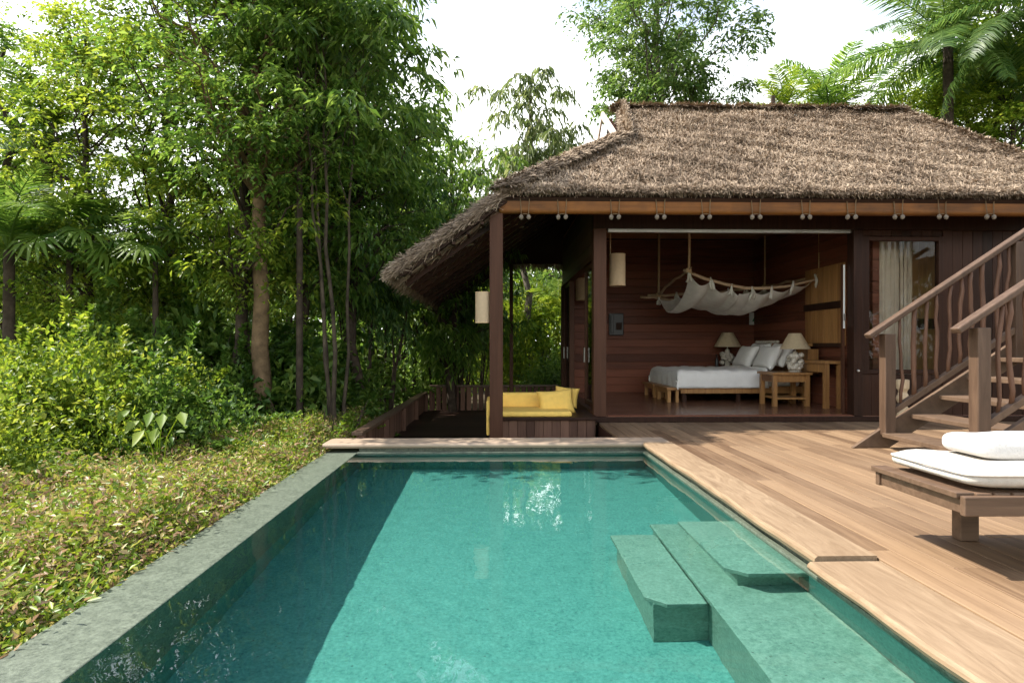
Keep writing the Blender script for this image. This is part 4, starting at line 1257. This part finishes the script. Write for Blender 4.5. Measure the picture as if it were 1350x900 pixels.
# behind the window: sheer curtain and a plank screen
cu = MB(); n = 60; V, Fc = [], []
cx0, cx1 = at(1147, 400, 9.4).x, at(1203, 400, 9.4).x
for k in range(n + 1):
    x_ = cx0 + (cx1 - cx0) * k / n; y_ = 9.42 + .03 * math.sin(k * .9) + .012 * math.sin(k * 2.3)
    V += [(x_, y_, .12), (x_ + .02 * math.sin(k), y_, 2.74)]
for k in range(n): Fc.append((2 * k, 2 * k + 2, 2 * k + 3, 2 * k + 1))
cu.add(V, Fc); tag(cu.build('curtain', 'curtain', None, smooth=True), 'pale sheer curtain behind the closed window right of the bedroom', 'curtain')
sc_ = thing('plank_screen', 'honey plank screen behind the window right of the curtain', 'screen', (6.2, 9.9, FLZ))
pl = MB()
for k in range(11):
    a = 5.82 + k * .13; pl.box((a, 9.85, FLZ), (a + .124, 9.88, 2.9))
pl.build('planks', 'honey', sc_, bevel=.003)
MB().box((5.82, 9.80, 1.36), (7.25, 9.848, 1.52)).build('crossbar', 'dark', sc_)
# carved pale stool by the stairs
p = at(1190, 533, 8.8); hh = at(1190, 476, 8.8).z - .0
tag(MB().lathe([(.075, 0), (.08, .02), (.078, .20), (.06, .235), (.052, .27), (.075, .31), (.083, .35), (.07, .40), (.055, .43), (.06, .46), (.082, .49), (.085, .60), (.078, .615)], (p.x, 8.8, .0), 18).build('carved_stool', 'totem', None, smooth=True, bevel=.004), 'pale carved wooden pedestal by the wall behind the stair railing', 'pedestal')

# ------------------------------------------------------------------ stairs
ST = thing('staircase', 'outdoor timber staircase climbing right, with crooked branch balusters', 'staircase', (4.1, 6.0, 0))
SY0, SY1, SX0, RUN, RISE = 5.30, 6.62, 4.10, .305, .20
NS = 13
for k in range(NS):
    MB().box((SX0 + k * RUN, SY0 + .05, .17 + k * RISE - .045), (SX0 + k * RUN + .34, SY1 - .03, .17 + k * RISE)).build('tread', 'stair', ST, bevel=.006)
sl_ = RISE / RUN
def stringer(y):
    q = NS * RUN + .2
    m_ = MB()
    m_.poly([(SX0 - .28, y, .002), (SX0 + .12, y, .002), (SX0 + q, y, sl_ * (q - .22)), (SX0 + q, y, sl_ * (q - .22) + .27), (SX0 + .02, y, .20)], .055, (0, -1, 0))
    m_.build('stringer', 'stair', ST, bevel=.006)
stringer(SY1 + .03); stringer(SY0 - .02)
def railing(y, xp, zp_top, seed, wpost):
    rg_ = random.Random(seed)
    MB().box((xp, y - wpost / 2, .02 if y < 6 else .14), (xp + wpost, y + wpost / 2, zp_top)).build('newel_post', 'rail', ST, bevel=.008)
    x0, x1 = xp - .16, SX0 + NS * RUN
    z0 = zp_top - .03
    MB().bar((x0, y, z0), (x1, y, z0 + sl_ * (x1 - x0)), .11, .055).build('handrail', 'rail', ST, bevel=.012)
    zb_ = lambda x: zp_top - .90 + sl_ * (x - xp)
    MB().bar((xp + wpost + .0, y, zb_(xp + wpost)), (x1, y, zb_(x1)), .07, .06).build('lower_rail', 'stair', ST, bevel=.006)
    x = xp + wpost + .10
    while x < x1 - .2:
        b_, t_ = Vector((x, y, zb_(x) + .0)), Vector((x + rg_.uniform(-.03, .03), y, z0 + sl_ * (x - x0) - .03))
        n = 8
        amp = rg_.uniform(.003, .014); ph = rg_.uniform(0, 6)
        pts = [b_.lerp(t_, k / (n - 1)) + Vector((amp * math.sin(ph + k * 1.1) + rg_.uniform(-.006, .006), rg_.uniform(-.012, .012), 0)) for k in range(n)]
        r_ = rg_.uniform(.017, .026)
        MB().tube(pts, [r_ * rg_.uniform(.85, 1.15) for k in range(n)], 8).build('baluster', 'branch', ST, smooth=True)
        x += rg_.uniform(.115, .14)
    for x in (xp + 1.42, xp + 2.85):
        MB().box((x, y - .05, zb_(x) - .35), (x + .1, y + .05, z0 + sl_ * (x - x0) - .02)).build('rail_post', 'rail', ST, bevel=.006)
railing(SY1, at(1163, 500, SY1).x, at(1172, 440, SY1).z, 1, .115)
railing(SY0, at(1283, 500, SY0).x, at(1296, 432, SY0).z, 2, .115)
xl_ = SX0 + NS * RUN + .1; zl_ = .17 + (NS) * RISE
MB().box((xl_, SY0 - .1, zl_ - .12), (xl_ + 1.6, SY1 + .1, zl_)).build('landing', 'stair', ST, bevel=.006)
for x_ in (xl_ + .05, xl_ + 1.4):
    for y_ in (SY0, SY1 - .1):
        MB().box((x_, y_, 0), (x_ + .12, y_ + .12, zl_ - .122)).build('support_post', 'post', ST)

# ------------------------------------------------------------------ lounger
LO = thing('sun_lounger', 'low brown wooden sun lounger on the deck by the pool', 'sun lounger', (2.3, 2.9, 0), rz=0)
lx0, lx1, ly0, ly1, lz = 2.20, 4.15, 2.90, 3.60, .40
MB().box((lx0, ly0, lz - .105), (lx1, ly0 + .035, lz - .012)).build('side_rail', 'loungewood', LO, bevel=.005)
MB().box((lx0, ly1 - .035, lz - .105), (lx1, ly1, lz - .012)).build('side_rail', 'loungewood', LO, bevel=.005)
MB().box((lx0 + .012, ly0 + .036, lz - .10), (lx0 + .045, ly1 - .036, lz - .03)).build('end_rail', 'loungewood', LO, bevel=.005)
sm = MB()
sm.box((lx0 - .014, ly0 + .038, lz - .028), (lx0 + .075, ly1 + .02, lz)); x = lx0 + .085
while x < lx1 - .1:
    sm.box((x, ly0 + .037, lz - .027), (x + .075, ly1 - .037, lz - .004)); x += .09
sm.build('slats', 'loungewood', LO, bevel=.004)
for x_ in (lx0 + .41, lx1 - .4):
    for y_ in (ly0 + .06, ly1 - .13):
        MB().box((x_, y_, 0), (x_ + .105, y_ + .075, lz - .03)).build('leg', 'loungewood', LO, bevel=.005)
def cushion(name, a, b, mat, parent, bulge, boxy=.45, n=26, seed=0):
    """stuffed cushion with rolled edges and slight hollows"""
    rg_ = np.random.default_rng(seed)
    cx, cy = (a[0] + b[0]) / 2, (a[1] + b[1]) / 2; hx, hy, hz = (b[0] - a[0]) / 2, (b[1] - a[1]) / 2, (b[2] - a[2]) / 2; zc = (a[2] + b[2]) / 2
    ph = rg_.uniform(0, 6, 4); V, Fc = [], []
    m1, m2 = n, 20
    # superellipse sections swept in plan
    for i in range(m1 * 4):
        an = 2 * math.pi * i / (m1 * 4)
        for j in range(m2 + 1):
            bt = -math.pi / 2 + math.pi * j / m2
            ce, se = abs(math.cos(bt)) ** boxy, (1 if math.sin(bt) >= 0 else -1) * abs(math.sin(bt)) ** .8
            ca, sa = math.cos(an), math.sin(an)
            ex = .16
            u = (1 if ca >= 0 else -1) * abs(ca) ** ex * ce; v = (1 if sa >= 0 else -1) * abs(sa) ** ex * ce
            x = u * hx; y = v * hy; z = se * hz
            k = (1 - min(1, abs(u)) ** 3) * (1 - min(1, abs(v)) ** 3)
            if se > 0: z += bulge * k + .010 * math.sin(x * 7 + ph[0]) * math.sin(y * 9 + ph[1]) + .006 * math.sin(x * 15 + y * 4 + ph[2])
            else: z -= 0
            V.append((cx + x, cy + y, zc + z))
    K = m1 * 4
    for i in range(K):
        for j in range(m2):
            Fc.append((i * (m2 + 1) + j, ((i + 1) % K) * (m2 + 1) + j, ((i + 1) % K) * (m2 + 1) + j + 1, i * (m2 + 1) + j + 1))
    m_ = MB(); m_.add(V, Fc)
    me_o = m_.build(name, mat, parent, smooth=True)
    bm = bmesh.new(); bm.from_mesh(me_o.data); bmesh.ops.remove_doubles(bm, verts=bm.verts, dist=.0008); bmesh.ops.recalc_face_normals(bm, faces=bm.faces); bm.to_mesh(me_o.data); bm.free()
    me_o.data.polygons.foreach_set('use_smooth', [True] * len(me_o.data.polygons))
    return me_o
cushion('mattress', (lx0 + .05, ly0 + .03, lz + .001), (lx1 - .05, ly1 - .01, lz + .105), 'cream', LO, .010, boxy=.33)
pp = []
for k in range(97):
    an = 2 * math.pi * k / 96; ca, sa = math.cos(an), math.sin(an)
    pp.append(((lx0 + lx1) / 2 + math.copysign(abs(ca) ** .16, ca) * (lx1 - lx0 - .10) / 2, (ly0 + ly1 + .02) / 2 + math.copysign(abs(sa) ** .16, sa) * (ly1 - ly0 - .04) / 2, lz + .078))
MB().tube(pp, .0065, 6).build('piping', 'cream', LO, smooth=True)
tag(cushion('bolster', (2.49, 3.16, lz + .105), (3.75, 3.49, lz + .222), 'towel', None, .004, boxy=.17, seed=3), 'white towel roll lying on the sun lounger cushion', 'towel')
# ------------------------------------------------------------------ planting
rngp = np.random.default_rng(21)

def ground_at(x, y):
    return float(gz(np.array(x, dtype=float), np.array(y, dtype=float)))

def spot(px, Y):
    p = at(px, 455, Y)
    return (p.x, Y, ground_at(p.x, Y) - .03)

# low clipped ground cover beside the pool
def ground_cover():
    k = 150000
    Y = 1.4 + 9.2 * rngp.random(k) ** 1.2
    lim = np.interp(Y, [1, 4.9, 6.9, 9, 11], [-4.4, -3.95, -3.05, -2.4, -2.1])
    X = -1.88 + (lim + 1.88) * rngp.random(k)
    d = np.clip((-1.90 - X) / .30, 0, 1)
    bump = .11 * np.sin(X * 2.1 + 1.2 * np.sin(Y * 1.3)) * np.sin(Y * 1.9) + .085 * np.sin(X * 6.3 + Y * 2) * np.sin(Y * 7.1 + X) + .035 * np.sin(X * 15 + Y * 4) * np.sin(Y * 13)
    top = -.13 + .17 * d + bump * d + .02 * np.clip(-2.3 - X, 0, 3)
    Z = top - rngp.random(k) ** 1.6 * .22
    sh = rngp.random(k) < .10                       # upright shoots
    Z = np.where(sh, top + rngp.random(k) ** 2 * .11, Z)
    P = np.stack([X + .05 * rngp.normal(0, 1, k) * (X < -1.98), Y, Z], 1)
    D = rngp.normal(0, 1, (k, 3)); D[:, 2] = np.abs(D[:, 2]) * .75 + .15
    U = np.array([0, 0, .8]) + rngp.normal(0, .7, (k, 3))
    ln = .046 * rngp.uniform(.45, 1.6, k)
    V, T = leaf_arrays(P, D, U, ln, ln * .36, .15)
    tag(link('ground_cover', np_mesh('ground_cover', V, T, 'leaf_hedge')), 'low clipped ground cover of green, yellow and pinkish leaves along the pool', 'ground cover', kind='stuff')
ground_cover()

KA = Kind('bark_dark', 'leaf_bright', seed=3, H=7.6, r0=.10, base_h=.28, rad=1.75, crown_z=4.9, crown_v=2.9, limbs=44, sprays_per=5, leaves_per=82, spray_r=.38, leaf=.088, ratio=.48)
KB = Kind('bark_dark', 'leaf_mid', seed=9, H=7.2, r0=.13, base_h=.3, rad=2.0, crown_z=5.0, crown_v=2.5, limbs=46, sprays_per=5, leaves_per=72, spray_r=.42, leaf=.105, ratio=.42, droop=.2)
KC = Kind('bark_dark', 'leaf_mid', seed=14, H=7.4, r0=.12, base_h=.34, rad=1.7, crown_z=5.2, crown_v=2.6, limbs=40, sprays_per=5, leaves_per=50, spray_r=.40, leaf=.16, ratio=.30, droop=.35, down=.7)
KD = Kind('bark_grey', 'leaf_olive', seed=17, H=8.2, r0=.11, base_h=.40, rad=1.45, crown_z=6.4, crown_v=2.3, limbs=26, sprays_per=4, leaves_per=58, spray_r=.40, leaf=.20, ratio=.22, droop=.5, down=1.0)
KE = Kind('bark_grey', 'leaf_blue', seed=23, H=9.6, r0=.14, base_h=.55, rad=1.95, crown_z=9.3, crown_v=2.6, limbs=46, sprays_per=5, leaves_per=110, spray_r=.46, leaf=.125, ratio=.42, offset=(0, -.3))
KF = Kind('bark_mid', 'leaf_mid', seed=31, H=6.6, r0=.038, base_h=.52, rad=1.35, crown_z=6.1, crown_v=1.5, limbs=34, sprays_per=4, leaves_per=62, spray_r=.38, leaf=.15, ratio=.30, droop=.3, down=.6, stems=4, spread=.17, tj=.035)
KG = Kind('bark_dark', 'leaf_dark', seed=37, H=5.6, r0=.035, base_h=.30, rad=1.0, crown_z=4.2, crown_v=1.7, limbs=28, sprays_per=4, leaves_per=40, spray_r=.34, leaf=.17, ratio=.24, droop=.35, down=.7, stems=8, spread=.24, tj=.035)
KH = Kind('bark_tan', 'leaf_mid', seed=41, H=7.0, r0=.145, base_h=.52, rad=1.9, crown_z=5.6, crown_v=2.1, limbs=40, sprays_per=5, leaves_per=66, spray_r=.44, leaf=.105, ratio=.40, lean=(-.15, 0), tj=.03)

KH.place('broadleaf_tree', 'tree with the thick sunlit tan trunk behind the shrubs', 'tree', spot(349, 9.2), 1, 1.0)
KA.place('broadleaf_tree', 'tall slender tree with bright yellow green leaves and a dark stem', 'tree', spot(322, 9.4), 1.08, .4)
KA.place('broadleaf_tree', 'bright leafy tree at the far left reaching against the sky', 'tree', spot(112, 9.6), .86, 2.2)
KA.place('broadleaf_tree', 'bright leafy tree left of the tall slender tree', 'tree', spot(222, 10.4), 1.05, 3.7)
KB.place('broadleaf_tree', 'mid green tree cut by the left edge of the view', 'tree', spot(8, 10.6), .95, .9)
KF.place('multi_stem_tree', 'clump of pale diverging stems with dark drooping leaves', 'tree', spot(447, 8.9), 1.0, .2)
KC.place('drooping_tree', 'tall dark tree with long hanging leaves over the terrace roof corner', 'tree', spot(470, 11.2), .95, 1.7)
KB.place('broadleaf_tree', 'dense tree crown right above the thick tan trunk', 'tree', spot(405, 10.6), 1.1, 4.2)
KC.place('drooping_tree', 'drooping tree just left of the sky gap', 'tree', spot(595, 14.0), 1.0, 3.0)
KD.place('sparse_tree', 'sparse olive tree standing alone in the sky gap left of the roof', 'tree', spot(702, 18.0), 1.16, .3)
KE.place('tall_tree', 'tall round crowned tree behind the left end of the roof ridge', 'tree', spot(868, 15.2), 1.05, .8)
KD.place('sparse_tree', 'olive tree low behind the gable end of the roof', 'tree', spot(800, 19.0), .88, 2.0)
KB.place('broadleaf_tree', 'leafy tree between the olive trees and the roof hip', 'tree', spot(760, 22.0), 1.05, 2.6)
KA.place('broadleaf_tree', 'bright green tree over the right end of the roof', 'tree', spot(1315, 16.2), 1.5, 5.0)
KA.place('broadleaf_tree', 'bright green tree right of the ridge under the palm fronds', 'tree', spot(1205, 19.0), 1.22, 1.4)
KA.place('broadleaf_tree', 'leafy bright tree close behind the right roof slope, below the palm fronds', 'tree', spot(1235, 16.6), 1.13, 4.4)
KA.place('broadleaf_tree', 'bright tree at the right edge, its crown touching the roof hip', 'tree', spot(1335, 15.4), 1.18, 1.9)
KA.place('broadleaf_tree', 'bright green tree filling the corner between the palms and the right roof hip', 'tree', spot(1275, 18.0), 1.36, 2.7)
KB.place('broadleaf_tree', 'green tree rising behind the right roof hip', 'tree', spot(1385, 18.0), 1.5, 3.1)

# trees further back
bk = [(70, 16, 'B', .70), (330, 19, 'C', 1.0), (430, 26, 'A', 1.35), (490, 29, 'B', 1.5), (540, 25, 'C', 1.2), (610, 30, 'A', 1.15), (650, 34, 'B', 1.2), (585, 36, 'B', 1.4), (30, 22, 'C', 1.05), (210, 24, 'C', 1.2), (380, 25, 'C', 1.4)]
names = {'A': ('broadleaf_tree', 'bright green tree among the trees further back'), 'B': ('broadleaf_tree', 'mid green tree among the trees further back'), 'C': ('drooping_tree', 'dark drooping tree among the trees further back')}
for i, (px, Y, k, s) in enumerate(bk):
    {'A': KA, 'B': KB, 'C': KC}[k].place(names[k][0], names[k][1], 'tree', spot(px, Y), s, i * 1.9, 'trees further back')
# slender stems behind the terrace
for i, (px, Y, s) in enumerate(((540, 15.0, .95), (578, 15.6, .9), (607, 15.2, .85), (505, 12.6, .95), (478, 11.6, .95), (556, 18.0, .9), (630, 17.0, .75))):
    KG.place('slender_stem_clump', 'clump of thin dark stems with narrow leaves behind the terrace', 'tree', spot(px, Y), s, i * 1.3, 'thin stemmed clumps behind the terrace')

# palms
fr_big = [frond_mesh(i, 2.9, .62, 62, .55, 'leaf_blue', .036, .25, .38) for i in range(3)]
fr_mid = [frond_mesh(10 + i, 1.7, .42, 44, .55, 'leaf_mid', .032, .4, .25) for i in range(3)]
fr_brt = [frond_mesh(20 + i, 1.5, .40, 40, .5, 'leaf_bright', .03, .4, .25) for i in range(2)]
fn = [fan_mesh(30 + i, .75, .72, 20, 'leaf_mid') for i in range(3)]
def palm_px(name, label, px, Y, py, fr, n, r, el, s, group=None, lean=(0, 0)):
    p = spot(px, Y); h = at(px, py, Y).z - p[2]
    return palm(name, label, (p[0] - lean[0], p[1] - lean[1], p[2]), h, fr, n, rngp, r, 'bark_dark', el, s, group, lean=lean)
palm_px('feather_palm', 'large feathery palm whose arching fronds hang over the right end of the ridge', 1250, 15.5, 62, fr_big, 27, .16, (-.75, 1.15), 1.0)
palm_px('feather_palm', 'feathery palm cut by the top right corner of the view', 1372, 13.6, 5, fr_big, 24, .16, (-.85, 1.1), 1.0)
palm_px('feather_palm', 'smaller palm with a low crown just above the middle of the ridge', 1092, 19.0, 150, fr_mid + fr_brt, 20, .12, (-.2, 1.1), 1.35)
palm_px('feather_palm', 'bright small palm peeping over the ridge near the vent pipe', 1035, 18.0, 148, fr_brt, 11, .1, (.1, 1.2), 1.0)
palm_px('feather_palm', 'dark palm in the left trees below the bright leafy crown', 62, 10.4, 190, fr_mid, 16, .12, (-.6, .8), .9)
palm_px('feather_palm', 'feathery palm with low fronds at the far left edge', 12, 8.6, 330, fr_mid, 14, .09, (-.3, 1.1), .95)
palm_px('fan_palm', 'fan palm with pleated round leaves catching the light at the left', 92, 8.9, 330, fn, 14, .06, (-.5, 1.0), .68)
palm_px('fan_palm', 'fan palm with split leaves left of the thick tan trunk', 205, 9.0, 345, fn, 13, .05, (-.5, 1.0), .62)
palm_px('fan_palm', 'fan palm high in the crowns above the multi stem clump', 395, 8.9, 80, fn, 12, .05, (-.5, .9), .7)
for i, (px, Y, py, s, lb) in enumerate(((690, 18.6, 440, 1.2, 'low bright palm behind the daybed'), (735, 19.2, 430, 1.15, 'low bright palm nearest the villa corner behind the terrace'), (655, 19.5, 430, 1.15, 'low bright palm behind the terrace post'))):
    palm_px('feather_palm', lb, px, Y, py, fr_brt, 13, .07, (-.1, 1.2), s, 'low palms behind the terrace')

# shrubs
bA = bush_mesh(1, 1.0, .95, 1.5, 16000, .056, .5, 'leaf_bright', 11)
bB = bush_mesh(2, 1.0, .9, 1.4, 12000, .072, .5, 'leaf_mid', 10)
bC = bush_mesh(3, .9, .9, 1.3, 6000, .12, .38, 'leaf_mid', 9, .25)
bD = bush_mesh(4, .6, .55, .62, 5200, .068, .42, 'leaf_herb', 8)
sB = stem_mesh(5, .8, .8, 1.2, 9, 'bark_dark')
def bush(me, label, px, Y, s, rz, group=None, sz=None, name='shrub'):
    r = thing(name, label, 'shrub', spot(px, Y), group, rz); r.scale = (s, s, sz or s)
    link('foliage', me, r); link('stem', sB, r)
for me, lb, px, Y, s, rz, sz in (
    (bA, 'dense bright green shrub at the left edge, beside the ground cover', 25, 6.15, 1.1, .3, 1.15),
    (bA, 'rounded bright shrub topping the left bank under the palms', 120, 7.2, 1.25, 2.0, 1.35),
    (bA, 'bright shrub half hidden at the far left edge behind the first', -60, 7.6, 1.2, 4.0, 1.3),
    (bA, 'low bright shrub nearest the camera at the far left, spilling over the ground cover', -15, 5.35, .72, 1.2, .75),
    (bB, 'mid green shrub right of the bright rounded shrub', 225, 7.15, 1.0, 1.0, 1.1),
    (bB, 'mid green shrub left of the thick tan trunk', 275, 9.2, 1.05, 2.4, 1.25),
    (bC, 'dark large leaved shrub in the shade before the thin trunks', 250, 9.9, 1.25, 3.3, 1.9),
    (bB, 'tall mid green shrub behind the bright rounded shrub', 165, 8.6, 1.2, 5.0, 1.75),
    (bC, 'dark shrub filling the shade left of the pale diverging stems', 395, 9.9, 1.2, .6, 1.5),
    (bC, 'dark shrub behind the low terrace railing', 440, 11.2, 1.0, 1.9, 1.3),
    (bB, 'green shrub at the back left corner of the terrace', 560, 16.2, 1.2, 2.9, 1.5),
    (bA, 'bright shrub behind the daybed and the back railing', 700, 18.2, 1.5, 1.1, 2.2),
    (bA, 'bright shrub in the gap between terrace post and villa', 655, 19.5, 1.5, 3.0, 2.4),
    (bB, 'green shrub low behind the back railing at the villa corner', 742, 15.9, 1.0, 4.4, 1.2),
    (bC, 'dark shrub under the palms at the left edge', 30, 9.2, 1.3, .2, 1.5),
    (bC, 'dark shrub behind the terrace in the middle of the thin stems', 470, 13.4, 1.4, .9, 1.8),
    (bD, 'low yellow green plant at the foot of the thick tan trunk', 335, 7.7, 1.0, 0, 1.0),
    (bD, 'low yellow green plant right before the pale diverging stems', 405, 8.0, .95, 1.4, .95),
    (bD, 'low yellow green plant between the ground cover and the dark shade', 290, 7.1, .8, 2.7, .7),
    (bD, 'small yellow green plant next to the end of the terrace railing', 440, 8.6, .8, 4.0, .8)):
    bush(me, lb, px, Y, s, rz, None, sz)

# one plant with large pale leaves standing clear of the shade
bl = thing('large_leaf_plant', 'plant with a few large pale leaves in front of the dark shade', 'plant', spot(208, 6.15))
rg_ = random.Random(6); tb = MB(); Lp, Ld, Lu, Ll = [], [], [], []
base = Vector(bl.location)
for px, py, dx in ((172, 548, -.4), (200, 550, .1), (215, 553, .2), (238, 551, .5), (190, 575, -.2), (207, 572, .1), (184, 562, -.5)):
    e = at(px, py - 8, 6.0 + rg_.uniform(-.12, .12)) - base
    tb.tube([(0, 0, 0), (e.x * .4, e.y * .4, e.z * .75), tuple(e)], [.008, .006, .004], 5)
    Lp.append(e); Ld.append((dx, -.6, -.55)); Lu.append((.1, -.6, .8)); Ll.append(.17)
v_, t_ = leaf_arrays(np.array(Lp), np.array(Ld), np.array(Lu), np.array(Ll), np.array(Ll) * .62, .15)
me = bpy.data.meshes.new('stem'); me.from_pydata(tb.v, [], tb.f); me.materials.append(M['leaf_herb']); link('stem', me, bl)
link('leaves', np_mesh('leaves', v_, t_, 'leaf_herb'), bl)

# far wood that reads as one mass
def far_wood():
    k = 110000
    a = np.where(rngp.random(k) < .5, rngp.uniform(R(-50), R(50), k), rngp.uniform(R(50), R(310), k)); d = rngp.uniform(27, 40, k)  # rear arc is unseen, added to darken sky reflections in the window
    X, Y = d * np.sin(a), d * np.cos(a)
    top = np.where(np.cos(a) < .6, 6.2, 5.0) + 1.2 * np.sin(a * 17) + .8 * np.sin(a * 41 + 1)
    Z = -1.4 + (top + 1.4) * rngp.random(k) ** .8
    P = np.stack([X, Y, Z], 1)
    ln = .42 * rngp.uniform(.6, 1.4, k)
    V, T = leaf_arrays(P, rngp.normal(0, 1, (k, 3)) + np.array([0, 0, -.2]), np.array([0, -.3, 1.0]) + rngp.normal(0, .5, (k, 3)), ln, ln * .5, .2)
    tag(link('far_wood', np_mesh('far_wood', V, T, 'leaf_mid')), 'distant wood closing the gaps between the trees, with an added unseen part behind the camera', 'wood', kind='stuff')
far_wood()
